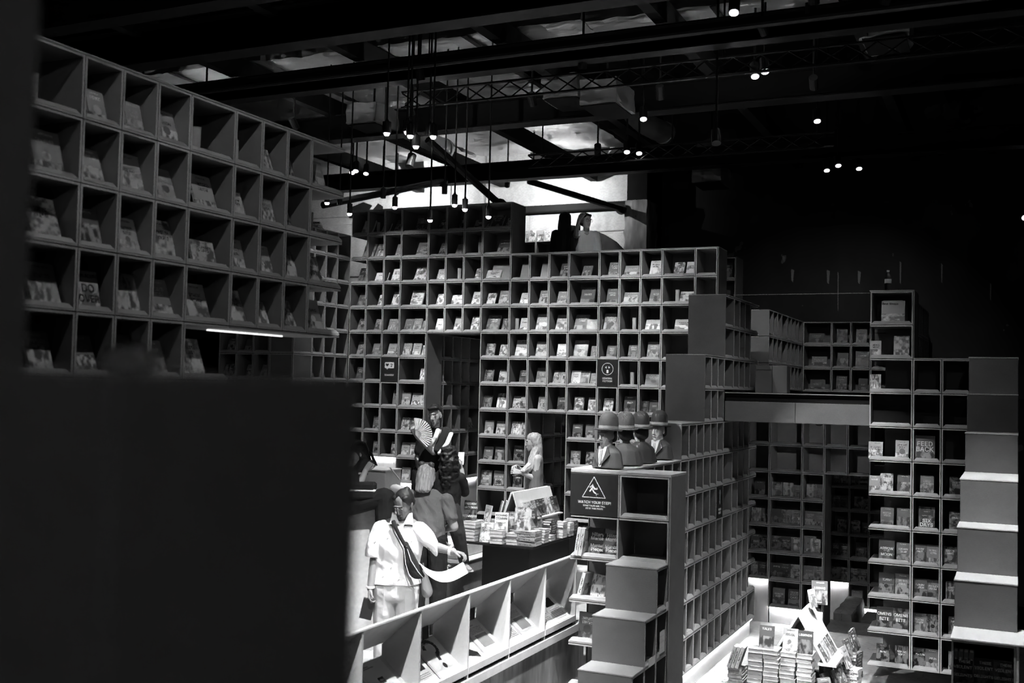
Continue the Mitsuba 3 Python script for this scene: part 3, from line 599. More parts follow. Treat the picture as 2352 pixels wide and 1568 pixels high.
panel(U1.key, 'end_panel', BOARD, -3.95, -3.938, 16.5, 16.95, 0.7, 2.09)
U2 = Case('bookcase', 'low gallery bookcase behind the two visitors upstairs', 'gallery bookcase', 'S', 16.3, [-7.95, -7.52, -7.24, -6.96, -6.54, -6.26], 2.42, 4)
for i in range(6):
    put_book('pale comic standing in the row on the gallery bookcase, %s of six' % ORD[i], U2.M(-7.62 + .135 * i, 0.1, 2.421, rot('x', -6)), 'm', [7, 6, 7, 6, 8, 7][i], group='comics in a row on the gallery bookcase')
plb = thing('plinth_block', 'pale grey display block standing on the mezzanine behind the fascia', 'block')
part(plb, 'body', cbox(BOARDE, -2.88, -2.68, 13.1, 13.3, 0.0, 0.33)); part(plb, 'side_body', cbox(BOARDE, -2.675, -2.5, 13.1, 13.3, 0.0, 0.33))
# ------------------------------------------------------------------ platforms, plinth steps and loose concrete
pf = struct('platform', cbox(CONC, -9.0, -5.97, 9.6, 13.06, F1, -2.1, c=0.01), 'pale concrete platform the customers stand on')
part(pf, 'slab', cbox(PLYW, -9.0, -5.95, 9.6, 13.06, -2.1, -2.085, c=0.004), 'bright smooth platform top')
struct('platform', cbox(CONC, -5.97, -3.4, 12.5, 13.06, F1, -2.25, c=0.01), 'step in front of the tall back bookcase')
struct('platform', cbox(CONC, -9.0, -6.1, 11.6, 12.4, -2.085, -1.93, c=0.01), 'low bench behind the customers')
bl = thing('bench_block', 'pale wooden cube seat beside the glowing plinth', 'block')
part(bl, 'body', cbox(PLYW, -8.0, -7.5, 12.2, 12.6, -1.93, -1.14)); part(bl, 'seat_board', cbox(WHITE, -8.01, -7.49, 12.19, 12.61, -1.14, -1.125))
# rough stone blocks near the low bookcase
for i, (x0, x1, y0, y1, z1) in enumerate([(-2.22, -1.99, 15.0, 16.35, -2.9), (-1.93, -1.6, 15.5, 16.2, -3.06)]):
    mb = trimesh.creation.box(extents=(x1 - x0, y1 - y0, z1 + 3.3)).subdivide_to_size(0.1)
    v = mb.vertices + [(x0 + x1) / 2, (y0 + y1) / 2, (z1 - 3.3) / 2]
    v = v + (meshkit.fbm(v * 6, 3, i)[:, None] - .5) * 0.06 * np.sign(mb.vertices) * [1, 1, .4]
    k = thing('stone_block', ['long rough stone step beside the lower back bookcase', 'broad rough stone slab in the recess by the tower'][i], 'stone')
    part(k, 'body', mikit.ply(trimesh.Trimesh(v, mb.faces, process=False), STONE, 35))
# concrete parapet with a broken top, seen edge on
pts = np.array([(-1.2, F1), (-1.2, -1.02), (-0.35, -1.06), (-0.02, -1.1), (0.14, -1.18), (0.27, -1.265), (0.28, -1.4), (0.2, -1.8), (0.12, F1)])
import shapely.geometry as sg
pm = trimesh.creation.extrude_polygon(sg.Polygon(pts), 0.16, engine='earcut').subdivide_to_size(0.07)
v = np.array(pm.vertices); Rv, Nv = np.array([.9056, .4241, 0]), np.array([.4241, -.9056, 0])
rough = (meshkit.fbm(v * 14, 3, 3) - .5) * 0.06
w = np.array([-5.7, 9.0, 0]) + v[:, :1] * Rv + (v[:, 2:3] - .08) * Nv + np.stack([0 * rough, 0 * rough, v[:, 1] + rough * (v[:, 1] > -1.3)], 1)
pp = struct('parapet', mikit.ply(trimesh.Trimesh(w, pm.faces, process=False), CONC, 40), 'old concrete parapet with a broken top edge beside the seated woman')

# ------------------------------------------------------------------ newspaper rack of pale plywood on a concrete base
rk = thing('newspaper_rack', 'pale plywood newspaper rack in slanted bays on a concrete base', 'rack')
ysR = [4.35, 5.07, 5.79, 6.516, 7.24, 7.957, 8.68, 9.4]
for y in ysR:
    mb = MB().hull([[x, yy, z] for x, z in ((-3.69, -1.531), (-3.99, -1.80), (-3.99, -2.17), (-3.69, -2.17)) for yy in (y - .009, y + .009)])
    part(rk, 'divider', mb.ply(PLYW))
for a, b in zip(ysR[:-1], ysR[1:]):
    a, b = a + .009, b - .009
    def slab(p, q, t, name, bs=PLYW):
        n = np.array([q[1] - p[1], -(q[0] - p[0])]); n = n / np.linalg.norm(n) * t
        V = [[p[0], a, p[1]], [q[0], a, q[1]], [p[0], b, p[1]], [q[0], b, q[1]], [p[0] + n[0], a, p[1] + n[1]], [q[0] + n[0], a, q[1] + n[1]], [p[0] + n[0], b, p[1] + n[1]], [q[0] + n[0], b, q[1] + n[1]]]
        part(rk, name, MB().hull(V).ply(bs))
    slab((-3.69, -1.533), (-3.97, -1.785), .014, 'lid')
    slab((-3.985, -1.88), (-3.7, -2.112), .012, 'sloping_shelf')
    part(rk, 'front_lip', box(PLYW, -3.71, -3.685, a, b, -2.135, -2.085))
    part(rk, 'shadow_gap', box(SOOT, -3.73, -3.715, a, b, -2.17, -2.135))
part(rk, 'top_edge', cbox(WHITE, -3.715, -3.683, 4.35, 9.4, -1.54, -1.526, c=.002))
part(rk, 'base_board', cbox(PLYW, -3.76, -3.68, 4.35, 9.6, -2.24, -2.17, c=.004), 'pale base board')
part(rk, 'rear_board', box(PLYW, -4.0, -3.985, 4.35, 9.4, F1, -1.88))
struct('wall_base', box(RCONC, -3.98, -3.72, 3.5, 9.7, F0, -2.24), 'stained concrete base wall under the newspaper rack')
def newspaper(label, y, hd, w, kind):
    k = thing('newspaper', label, 'newspaper')
    d = np.array([-.285, 0, .232]); d /= np.linalg.norm(d)                    # up the slope
    R = np.stack([[0, 1, 0], np.cross(d, [0, 1, 0]), d], 1)
    M = M4(R, (-3.712, y, -2.098)) 
    part(k, 'sheet', box(PRINT, -w / 2, w / 2, -.022, -.008, 0.0, hd), M=M)
    mb, f = MB(), MB()
    F = lambda m, x0, x1, z0, z1: m.box(x0, x1, -.0228, -.022, z0, z1)
    if kind == 'question':
        V = lambda pts, m=mb: [m.tube(np.r_[p, 0][[0, 2, 1]] + [0, -.0222, 0], np.r_[q, 0][[0, 2, 1]] + [0, -.0222, 0], .0001) for p, q in zip(pts[:-1], pts[1:])]
        cs = [(.075 * math.cos(t) , .25 + .065 * math.sin(t)) for t in np.linspace(math.pi, -math.pi * .45, 12)] + [(.0, .135)]
        for (x0, z0), (x1, z1) in zip(cs[:-1], cs[1:]):
            dx, dz = x1 - x0, z1 - z0; L = math.hypot(dx, dz); nx, nz = -dz / L * .017, dx / L * .017
            mb.hull([[x0 + nx, -.0226, z0 + nz], [x0 - nx, -.0226, z0 - nz], [x1 + nx, -.0226, z1 + nz], [x1 - nx, -.0226, z1 - nz], [x0 + nx, -.022, z0 + nz], [x0 - nx, -.022, z0 - nz], [x1 + nx, -.022, z1 + nz], [x1 - nx, -.022, z1 - nz]])
        a = np.linspace(0, 2 * np.pi, 14)[:-1]
        mb.hull([[.0 + .024 * math.cos(t), yy, .085 + .024 * math.sin(t)] for t in a for yy in (-.0226, -.022)])
    elif kind == 'blocks':
        for x0, x1, z0, z1 in [(-.1, .0, .12, .2), (.01, .1, .12, .2), (-.1, -.03, .21, .23)]: F(mb, x0, x1, z0, z1)
        for i in range(5): F(f, -.11, .11, .03 + .014 * i, .036 + .014 * i)
    elif kind == 'logo':
        F(mb, -.035, .03, .15, .2); part(k, 'letters', MB().add(text('OKO', .016), M4(t=(-.003, -.0232, .175))).ply(PRINT), M=M)
    elif kind == 'swash':
        mb.hull([[-.12, yy, z] for z in (.1, .22) for yy in (-.0226, -.022)] + [[.1, yy, z] for z in (.02, .07) for yy in (-.0226, -.022)])
    elif kind == 'map':
        F(f, -.08, .1, .08, .2)
        for i in range(6): F(f, -.1, .1, .215 + .01 * i, .219 + .01 * i)
    elif kind == 'photo':
        F(mb, -.1, .08, .17, .26)
        for i in range(8): F(f, -.11, .11, .03 + .014 * i, .036 + .014 * i)
    for i in range(2): F(f, -w * .4, -w * .1 + .05 * i, hd - .03 - .014 * i, hd - .022 - .014 * i)
    if mb.v: part(k, 'print', mb.ply(INK), M=M)
    part(k, 'fine_print', f.ply(GREYP), M=M)
NP = [('newspaper with a small square logo, nearest bay', 6.27, .33, .3, 'logo'), ('newspaper with a dark box, nearest bay', 5.93, .33, .28, 'blocks'), ('newspaper with a huge black question mark', 7.02, .33, .31, 'question'),
      ('newspaper with grey picture boxes beside the question mark one', 6.68, .33, .3, 'blocks'), ('newspaper with a faint framed drawing in the third bay', 7.74, .33, .29, 'map'), ('newspaper crossed by a black swash', 7.42, .33, .3, 'swash'),
      ('newspaper with grey photograph in the fourth bay, nearer the end', 8.45, .33, .29, 'map'), ('newspaper with black headline box in the fourth bay', 8.14, .33, .28, 'photo'), ('newspaper with a large dark photograph in the fifth bay', 9.15, .33, .3, 'photo'), ('newspaper with columns of print in the fifth bay', 8.85, .33, .28, 'blocks')]
for a in NP: newspaper(*a)
for i, (y, z) in enumerate([(7.15, -1.81), (7.9, -1.8), (8.6, -1.8)]):
    k = thing('opening_patch', 'black patch for a dark opening at the rack back, %s from the woman' % ORD[i], 'card')
    part(k, 'card', box(INK, -3.965, -3.96, y - .12, y - .03, z - .07, z + .03))  # black box stands for a dark opening in the rack back

# ------------------------------------------------------------------ black reading table with book stacks and a tent display
TZ = -1.75
tb = thing('display_table', 'black display table stacked with novels and a tent-shaped book stand', 'table')
part(tb, 'tabletop', cbox(BLACK, -5.78, -4.82, 10.96, 12.37, TZ - .03, TZ)); part(tb, 'body', cbox(BLACK, -5.51, -4.93, 11.1, 12.3, F1, TZ - .03))
def flat_book(label, x, y, z, rz, size, tone, group=None, **k):             # lying, cover up, page edge or spine turned by rz
    w, h, t = SIZES[size] if isinstance(size, str) else size
    M = M4(rot('z', rz) @ rot('x', -90), (x, y, z)) @ M4(t=(0, -t, -h / 2))
    return put_book(label, M, size, tone, group=group, weight=.35, **k)
def stack(where, x, y, z, rz, n, size, tone, t=None, turn=0):
    w, h, th = SIZES[size]; th = t or th
    shp = [book_shapes(w, h, th, tone, False) for _ in range(min(2, n))]
    for i in range(n):
        flat_book('%s book, %s from the base, stack %s' % (TONEW[tone], ORD[i], where),
                  x + rng.uniform(-.006, .006), y + rng.uniform(-.006, .006), z + i * (th + .0008), rz + turn + rng.uniform(-2, 2), (w, h, th), tone, group='books in the stack ' + where, shapes=shp[i % len(shp)])
    return z + n * (th + .0008)
zt1 = stack('at the near table end', -5.63, 11.1, TZ, 0, 6, 'l', 8, .036)
zt2 = stack('second along the table front', -5.27, 11.07, TZ, 0, 4, 'l', 8, .036)
zt3 = stack('third along the table front', -5.1, 11.08, TZ, 5, 4, 'm', 7, .03)
zt4 = stack('on the table corner, spines outward', -4.94, 11.1, TZ, 0, 6, 'L', 6, .026, turn=90)
zt5 = stack('behind the corner stack', -4.93, 11.36, TZ, 90, 5, 'm', 7, .03, turn=180)
zt6 = stack('midway along the table side', -4.93, 11.55, TZ, 90, 2, 'm', 5, .03, turn=180)
zt7 = stack('of dark glossy novels, table side', -4.96, 11.72, TZ, 90, 8, 'm', 1, .026, turn=90)
zt8 = stack('next to the dark glossy novels', -4.91, 11.87, TZ, 90, 6, 'm', 8, .03, turn=180)
zt9 = stack('near the far table corner', -4.9, 12.05, TZ, 90, 5, 'm', 7, .03, turn=180)
zt10 = stack('at the far table corner', -4.9, 12.24, TZ, 90, 5, 'm', 3, .03, turn=90)
BKT = lambda x, y, z, rz=25, lean=14: M4(rot('z', rz) @ rot('x', -lean), (x, y, z))
put_book('dark novel with large pale author name on the end stack', BKT(-5.66, 11.05, zt1, 10), 'l', 1, letter=([('FREDRIK', .024, 0, .19), ('BACKMAN', .024, 0, .15), ('WINNERS', .026, 0, .05)], False), gloss=False)
put_book('white novel lettered in black on the second stack', BKT(-5.25, 11.02, zt2 - .03, 12), 'l', 9, letter=([('RICHARD', .022, 0, .195), ('OSMAN', .026, 0, .16), ('THE BULLET', .014, 0, .11), ('THAT', .013, 0, .085), ('MISSED', .018, 0, .03)], True), gloss=False)
put_book('flowered novel with white title on the corner stack', BKT(-5.0, 11.06, zt4, 16), 'L', 5, letter=([('VIOLETA', .02, 0, .215), ('ISABEL', .02, .01, .14), ('ALLENDE', .02, .01, .11)], False))
put_book('grey patterned novel half hidden behind the flowered one', BKT(-5.15, 11.12, zt3, 14), 'l', 4)
put_book('pale novel leaning between the first two stacks', BKT(-5.42, 11.0, TZ, 12, 20), 'l', 8)
put_book('dark novel standing aslant on the stack behind the corner', BKT(-4.97, 11.3, zt5, 60, 16), 'l', 2)
put_book('dark novel leaning beside the glossy stack', BKT(-4.98, 11.5, zt6, 55, 22), 'l', 2)
put_book('thin pale novel leaning on the glossy stack', BKT(-4.96, 11.62, TZ, 40, 18), 'm', 7)
put_book('grey novel fanned open near the end stack', BKT(-5.5, 11.15, zt1 - .02, -35, 10), 'm', 6)
put_book('small dark brick-like book beside the white novel', BKT(-5.42, 11.22, TZ + .1, 30, 40), 's', 1)
put_book('small black book next to the dark brick-like one', BKT(-5.36, 11.2, TZ + .1, 20, 35), 's', 1)
tn = thing('tent_display', 'tent-shaped pale book stand with ledges on the black table', 'stand')
ax, ay0, ay1, az = -5.2, 11.2, 12.25, -1.2
for s in (-1, 1):
    part(tn, 'panel', MB().hull([[ax, ay0, az], [ax + s * .02, ay0, az + .005], [ax + s * .2, ay0, TZ + .02], [ax + s * .185, ay0, TZ], [ax, ay1, az], [ax + s * .02, ay1, az + .005], [ax + s * .2, ay1, TZ + .02], [ax + s * .185, ay1, TZ]]).ply(PLYW))
    part(tn, 'ledge', MB().box(min(ax + s * .1, ax + s * .2), max(ax + s * .1, ax + s * .2), ay0, ay1, -1.515, -1.5).ply(PLYW))
for i in range(11):
    y = 11.36 + i * .087; tone = [8, 8, 7, 5, 1, 1, 2, 8, 7, 1, 1][i]
    put_book('%s paperback on the tent stand ledge, %s from the near end' % (TONEW[tone], ORD[i]), M4(FACE['E'] @ rot('x', -17), (ax + .145, y, -1.499)), 'm', tone)
for i in range(3):
    put_book('dark paperback on the hidden slope of the tent stand, %s one' % ORD[i], M4(rot('z', -60) @ rot('x', -14), (ax - .2, 11.25 + .1 * i, -1.499)), 'm', [2, 1, 3][i])
sb = thing('card_box', 'small pale box of cards on the black table behind the stacks', 'box'); part(sb, 'body', cbox(PLYW, -5.62, -5.46, 11.55, 11.75, TZ, TZ + .17)); part(sb, 'lid', cbox(WHITE, -5.63, -5.45, 11.54, 11.76, TZ + .17, TZ + .185))
# stacked books by the parapet
zp = -1.02
tbs = thing('side_table', 'narrow ledge of stacked books behind the seated woman', 'table'); part(tbs, 'top', cbox(BLACK, -6.62, -5.98, 9.5, 9.9, zp - .5, zp - .47)); part(tbs, 'body', cbox(BLACK, -6.55, -6.05, 9.55, 9.85, F1, zp - .5))
stack('beside the jar, behind the seated woman', -6.12, 9.62, zp - .47, 24, 7, 'm', 8, .028)
stack('under the upright books near the jar', -6.3, 9.56, zp - .47, 24, 4, 'm', 7, .028)
for i in range(3):
    put_book('pale paperback standing upright in the group beside the jar, %s one' % ORD[i], M4(rot('z', 60) @ rot('x', -10), (-6.3 + .045 * i, 9.6 + .02 * i, zp - .47 + .115 + .08 * (i > 0))), 'm', [6, 8, 8][i])
jr = thing('jar', 'dark glass jar with a pale lid on the book ledge', 'jar')
v, f = lathe([(0.001, 0), (.06, 0), (.065, .02), (.065, .13), (.045, .17), (.045, .19), (0.001, .19)], 20)
part(jr, 'body', mikit.ply((v, f), BLACK, 40), M=M4(t=(-6.5, 9.65, zp - .47 + .28))); part(jr, 'lid', MB().tube((-6.5, 9.65, zp - .0), (-6.5, 9.65, zp + .02), .047).ply(WHITE)); part(jr, 'stand', box(BLACK, -6.57, -6.43, 9.58, 9.72, zp - .47, zp - .19))

# ------------------------------------------------------------------ low table with the pile of books, lower right
LT = F0 + .28
lt = thing('low_table', 'low black table buried under the pile of white-edged books', 'table')
part(lt, 'top', cbox(BLACK, -2.42, -1.38, 9.75, 11.0, LT - .04, LT)); part(lt, 'base', cbox(BLACK, -2.3, -1.5, 9.85, 10.9, F0, LT - .04))
tops = []
for c, (x, n) in enumerate([(-2.115, 11), (-1.975, 11), (-1.83, 11), (-1.685, 11)]):
    tops.append(stack('in %s white-edged column, low table' % ORD[c], x, 9.86, LT, 0, n, 'm', 8, .037))
zl = stack('under the leaning books, low table', -2.3, 9.9, LT, 0, 7, 'm', 6, .03)
for i in range(3): put_book('pale book leaning in a row of three beside the white-edged wall, %s' % ORD[i], M4(rot('z', 0) @ rot('y', 18) @ rot('z', 90), (-2.34 + .036 * i, 9.83, zl)), (.13, .2, .03), 7)
zc = tops[0]
put_book('dark fantasy paperback standing on the first white-edged column', BKT(-2.03, 9.82, zc, 0, 12), 'm', 3, letter=([('TALES', .02, 0, .17)], False))
put_book('pale adventure paperback standing above the third column', BKT(-1.82, 9.82, zc, 3, 16), 'm', 6)
put_book('black adventure paperback at the front of the pile', BKT(-1.685, 9.79, zc, 2, 12), 'm', 2, letter=([('LEGENDS', .018, 0, .16)], False))
tent = thing('tent_display', 'white tent-shaped stand tilted on the low table pile', 'stand')
for s in (-1, 1):
    part(tent, 'panel', MB().hull([[-1.8, 10.1, -2.02], [-1.8 + s * .02, 10.1, -2.01], [-1.8 + s * .26, 10.1, -2.42], [-1.8 + s * .24, 10.1, -2.43], [-1.8, 10.75, -2.02], [-1.8 + s * .02, 10.75, -2.01], [-1.8 + s * .26, 10.75, -2.42], [-1.8 + s * .24, 10.75, -2.43]]).ply(WHITE))
    part(tent, 'leg', box(BLACK, -1.8 + s * .2 - .02, -1.8 + s * .2 + .02, 10.15, 10.7, LT, -2.43))
part(tent, 'ledge', box(WHITE, -1.62, -1.46, 10.08, 10.78, -2.43, -2.41))
for i in range(4):
    put_book('dark glossy novel on the white tent slope, %s from the front' % ORD[i], M4(FACE['E'] @ rot('x', -32), (-1.54, 10.18 + .15 * i, -2.41)), 'm', [2, 4, 3, 2][i], gloss=True)
for i, (x, y, z, rz, le, s, t) in enumerate([(-1.95, 10.7, -2.3, -60, 40, 'l', 9), (-1.98, 10.55, -2.33, -60, 45, 'l', 8), (-1.75, 10.95, -2.05, 10, 12, 'l', 3), (-1.72, 10.5, -2.0, 70, 12, 's', 9)]):
    put_book(['white book sprawled on the far slope of the tent', 'pale book under the sprawled white one', 'dark book standing behind the white tent', 'small white book wedged on the tent ridge'][i], M4(rot('z', rz) @ rot('x', -le), (x, y, z)), s, t)
for i, (x, y, z, rz, le, t) in enumerate([(-1.48, 10.1, LT + .02, 70, 28, 1), (-1.42, 10.24, LT + .02, 62, 26, 4), (-1.43, 10.4, LT + .06, 75, 24, 3), (-1.4, 10.58, LT + .16, 80, 22, 6), (-1.4, 10.72, LT + .2, 80, 20, 2), (-1.38, 10.9, LT + .25, 85, 18, 1), (-1.38, 10.99, LT + .25, 85, 18, 1), (-1.5, 9.96, LT, 40, 30, 4), (-1.44, 9.9, LT, 60, 40, 2)]):
    put_book('%s book slumped on the side of the low table pile, %s from the front' % (TONEW[t], ORD[[1, 3, 4, 5, 6, 7, 8, 2, 0][i]]), M4(rot('z', rz) @ rot('x', -le), (x, y, z)), 'm', t, gloss=True)
stack('at the far low table corner', -1.42, 10.85, LT, 80, 8, 'm', 2, .03, turn=90)
stack('of pale books on the low table side', -1.42, 10.62, LT, 80, 5, 'm', 8, .03, turn=0)
fb = stack('set on the floor against the island plinth', -2.62, 10.9, F0, 10, 3, 'm', 7, .03)

# ------------------------------------------------------------------ signs
def sign(name, label, case, M, w, h, rows, extra=None):
    k = thing(name, label, 'sign'); part(k, 'panel', cbox(BLACK, 0, w, 0, .012, 0, h, c=.002), M=M)
    part(k, 'lettering', lines(rows).ply(PRINT), M=M @ M4(t=(w / 2, -.0005, 0)))
    if extra: part(k, 'pictogram', extra.ply(PRINT), M=M @ M4(t=(w / 2, -.0005, 0)))
    return k
def strip(mb, pts, t, close=False):                                        # drawn line in the xz plane
    pts = list(pts) + ([pts[0]] if close else [])
    for (x0, z0), (x1, z1) in zip(pts[:-1], pts[1:]):
        L = math.hypot(x1 - x0, z1 - z0); nx, nz = -(z1 - z0) / L * t / 2, (x1 - x0) / L * t / 2; ex, ez = (x1 - x0) / L * t * .3, (z1 - z0) / L * t * .3
        mb.hull([[a + sx * nx + s2 * ex, y, b + sx * nz + s2 * ez] for a, b, s2 in ((x0, z0, -1), (x1, z1, 1)) for sx in (-1, 1) for y in (-.0012, 0)])
    return mb
def blobz(mb, pts): return mb.hull([[x, y, z] for x, z in pts for y in (-.0012, 0)])
circ = lambda cx, cz, r, n=28: [(cx + r * math.cos(t), cz + r * math.sin(t)) for t in np.linspace(0, 2 * math.pi, n + 1)[:-1]]
# romance: speech bubble with a heart cut dark and a 2
e = MB(); blobz(e, [(-.07, .19), (-.075, .2), (-.075, .265), (-.07, .275), (.07, .275), (.075, .265), (.075, .2), (.07, .19)]); blobz(e, [(-.05, .192), (-.015, .192), (-.038, .168)])
k = sign('romance_sign', 'black ROMANCE sign with a heart in a speech bubble', Mc, Mc.M(xsM[2] + .004, -.004, 2.461 - 7 * PITCHZ + .004), .272, .34, [('ROMANCE', .022, 0, .095)], e)
h_ = MB(); blobz(h_, [(-.034, .212), (-.06, .24), (-.058, .253), (-.046, .256), (-.034, .246)]); blobz(h_, [(-.034, .212), (-.008, .24), (-.01, .253), (-.022, .256), (-.034, .246)])
h_.add(text('2', .046), M4(t=(.037, 0, .233)))
part(k, 'heart', h_.ply(INK), M=Mc.M(xsM[2] + .004 + .136, -.0065, 2.461 - 7 * PITCHZ + .004))
# general fiction: eye over a pillar in a ring
e = MB(); strip(e, circ(0, .225, .075), .006, True); blobz(e, [(-.035, .245), (-.012, .262), (-.02, .245), (-.012, .228)]); blobz(e, [(.035, .245), (.012, .262), (.02, .245), (.012, .228)]); blobz(e, [(-.013, .172), (.013, .172), (.013, .214), (-.013, .214)])
sign('fiction_sign', 'black GENERAL FICTION sign with an eye in a ring', Mc, Mc.M(xsM[13] - .273, -.004, 2.461 - 7 * PITCHZ + .004), .27, .34, [('GENERAL', .022, 0, .105), ('FICTION', .022, 0, .07)], e)
# watch your step
e = MB(); strip(e, [(-.1, .148), (.1, .148), (0, .315)], .005, True)
strip(e, [(-.035, .198), (-.008, .236), (.01, .215)], .012); strip(e, [(-.008, .236), (-.012, .254)], .007); strip(e, [(.0, .226), (.026, .215), (.028, .228)], .008); strip(e, [(-.01, .21), (.0, .192), (.016, .182)], .01); strip(e, [(-.014, .22), (-.036, .2)], .008)
blobz(e, circ(-.032, .232, .006, 12)); blobz(e, circ(-.02, .24, .006, 12)); strip(e, [(.022, .16), (.022, .178), (.04, .178)], .003)
sign('step_sign', 'black WATCH YOUR STEP! sign with a falling figure in a triangle', Fc, Fc.M(-3.345, -.006, -.69 - PITCHZ + .004), .415, .34,
     [('WATCH YOUR STEP!', .021, .005, .108), ('SOME TALES ARE TALL.', .0125, .005, .08), ('SO IS THIS DROP!', .0125, .005, .058)], e)
# young adult, on the island side
e = MB(); strip(e, [(0, .15), (0, .24)], .012); strip(e, [(-.014, .27), (0, .24), (.014, .27), (0, .3), (-.014, .27)], .006)
sign('category_sign', 'narrow black YOUNG ADULT sign on the stepped island side', Ic, Ic.M(11.515, -.004, 1.068 - 7 * PITCHZ + .004), .266, .34, [('YOUNG', .024, 0, .09), ('ADULT', .024, 0, .055)], e)

# lettered books that can be read
def lettered(label, M, size, tone, rows, dark=False): put_book(label, M, size, tone, letter=(rows, dark), gloss=False)
MANT = [('Hilary', .028, .005, .175), ('Mantel', .028, .005, .145), ('Mantel', .026, .0, .085), ('Pieces', .026, .005, .055)]
lettered('black novel in white serif letters, first of the pair on the island end', Fc.M(-3.13, .06, -.69 - 2 * PITCHZ + .0165, rot('x', -8)), 'l', 1, MANT)
lettered('black novel in white serif letters, second of the pair on the island end', Fc.M(-3.0, .055, -.69 - 2 * PITCHZ + .0165, rot('x', -8)), 'l', 1, MANT)
for i in range(2): put_book('pale book seen by its page edge on the island end, %s of two' % ORD[i], Fc.M(-3.27 + .035 * i, .06, -.69 - 2 * PITCHZ + .0165, rot('y', 8) @ rot('z', 90)), (.15, .23, .03), 8)
put_book('pale slanting book by its page edge on the second ledge of the island end', Fc.M(-3.24, .08, -.69 - 3 * PITCHZ + .0165, rot('y', 14) @ rot('z', 80)), (.14, .21, .03), 8)
lettered('patterned novel with white title on the second ledge of the island end', Fc.M(-3.12, .06, -.69 - 3 * PITCHZ + .0165, rot('y', 6) @ rot('x', -14)), 'm', 5, [('days', .035, .0, .04)])
put_book('dark novel at the back of the second ledge, island end', Fc.M(-2.99, .08, -.69 - 3 * PITCHZ + .0165, rot('x', -10)), 'l', 2)
for i in range(2): put_book('dark spotted novel on the third ledge of the island end, %s of two' % ORD[i], Fc.M(-3.2 + .15 * i, .06, -.69 - 4 * PITCHZ + .0165, rot('x', -6)), 'l', [2, 1][i])
put_book('grey novel standing on the fourth ledge of the island end', Fc.M(-3.08, .08, -.69 - 5 * PITCHZ + .0165, rot('x', -10)), 'l', 3)
put_book('dark novel titled in white capitals on the low shelf behind the table', M4(rot('x', -8), (-4.62, 12.95, -1.69)), 'l', 1, letter=([('MIRROR', .024, 0, .13), ('LIGHT', .026, 0, .06)], False))
lettered('dark novel titled SIX DAYS, alone in its tower cell', Tc.place(6, 1, .5, .05, 8), 'l', 1, [('SIX', .034, 0, .09), ('DAYS', .034, 0, .05)])
lettered('dark novel titled FEED BACK in pale capitals on the tower', Tc.place(4, 1, .42, .05, 8), 'L', 3, [('FEED', .045, 0, .17), ('BACK', .045, 0, .115)])
lettered('black novel titled DECK OF OMENS on the tower', Tc.place(8, 1, .72, .045, 8), 'm', 1, [('DECK', .026, 0, .14), ('OF', .016, 0, .11), ('OMENS', .026, 0, .075)]) if False else None
lettered('black novel lettered in capitals with a moon disc on the tower', Tc.place(7, 0, .42, .04, 8), 'l', 1, [('ARROW', .026, 0, .13), ('TO THE', .012, 0, .105), ('MOON', .026, 0, .07)])
for i in range(2): lettered('dark novel lettered OMENS BITE on the tower, %s of the pair' % ORD[i], Tc.place(9, 0, [.38, .76][i], .04, 8), 'l', 1, [('OMENS', .028, 0, .16), ('BITE', .03, 0, .11)])
lettered('dark novel by a writer of starships on the low bookcase', Bc.place(6, 1, .78, .04, 8), 'l', 1, [('ORSON', .022, 0, .19), ('SCOTT', .022, 0, .16), ('CARD', .026, 0, .125)])
for i in range(2): lettered('grey novel lettered in white, bottom row by the narrow doorway, %s of the pair' % ORD[i], Mc.place(10, 7, [.26, .7][i], .04, 8), 'l', 4, [('SECRET', .026, 0, .15), ('BOOK', .026, 0, .115), ('& SCONE', .016, 0, .045)])
lettered('pale wide picture book at the top of the tower', Tc.place(0, 0, .52, .05, 8), (.23, .24, .015), 7, [('Best Shops', .022, -.03, .21)], True)
lettered('white hardback with black letters on the near wall bookcase', Lc.place(3, 2, .56, .05, 14), 'l', 7, [('JON ACUFF', .02, 0, .2), ('DO', .045, 0, .13), ('OVER', .04, 0, .07)], True)

# ------------------------------------------------------------------ water bottle, dark ledge in front of the lens
bt = thing('water_bottle', 'clear half-full water bottle standing on top of the tower', 'bottle')
v, f = lathe([(0.0005, 0), (.03, 0), (.034, .01), (.034, .06), (.031, .07), (.034, .08), (.034, .14), (.025, .175), (.013, .2), (.013, .212), (0.0005, .212)], 24)
part(bt, 'body', mikit.ply((v, f), 'mat_clear', 40), M=M4(t=(-1.24, 11.9, 1.0875))); part(bt, 'label', MB().tube((-1.24, 11.9, 1.175), (-1.24, 11.9, 1.22), .0348, n=20, cap=False).ply(WHITE)); part(bt, 'cap', MB().tube((-1.24, 11.9, 1.295), (-1.24, 11.9, 1.315), .0145).ply(WHITE))
fg = thing('foreground_shelf', 'dark out-of-focus bookcase end closest to the viewer', 'bookcase')
part(fg, 'ledge_box', cbox(BOARD, -1.9, -0.605, .6, .93, -1.6, .004, c=.002)); part(fg, 'upright', cbox(BOARD, -2.0, -1.079, .6, .93, .004, 2.2, c=.002))
pb = thing('crumpled_paper', 'pale crumpled paper lying blurred on the dark foreground ledge', 'paper')
ic = trimesh.creation.icosphere(3, .028); ic.vertices = ic.vertices * (1 + .35 * (meshkit.fbm(ic.vertices * 60, 3, 2) - .5)[:, None]) * [1.15, 1, .55]
part(pb, 'sheet', mikit.ply(ic, WHITE, True), M=M4(t=(-.88, .9, .0195)))

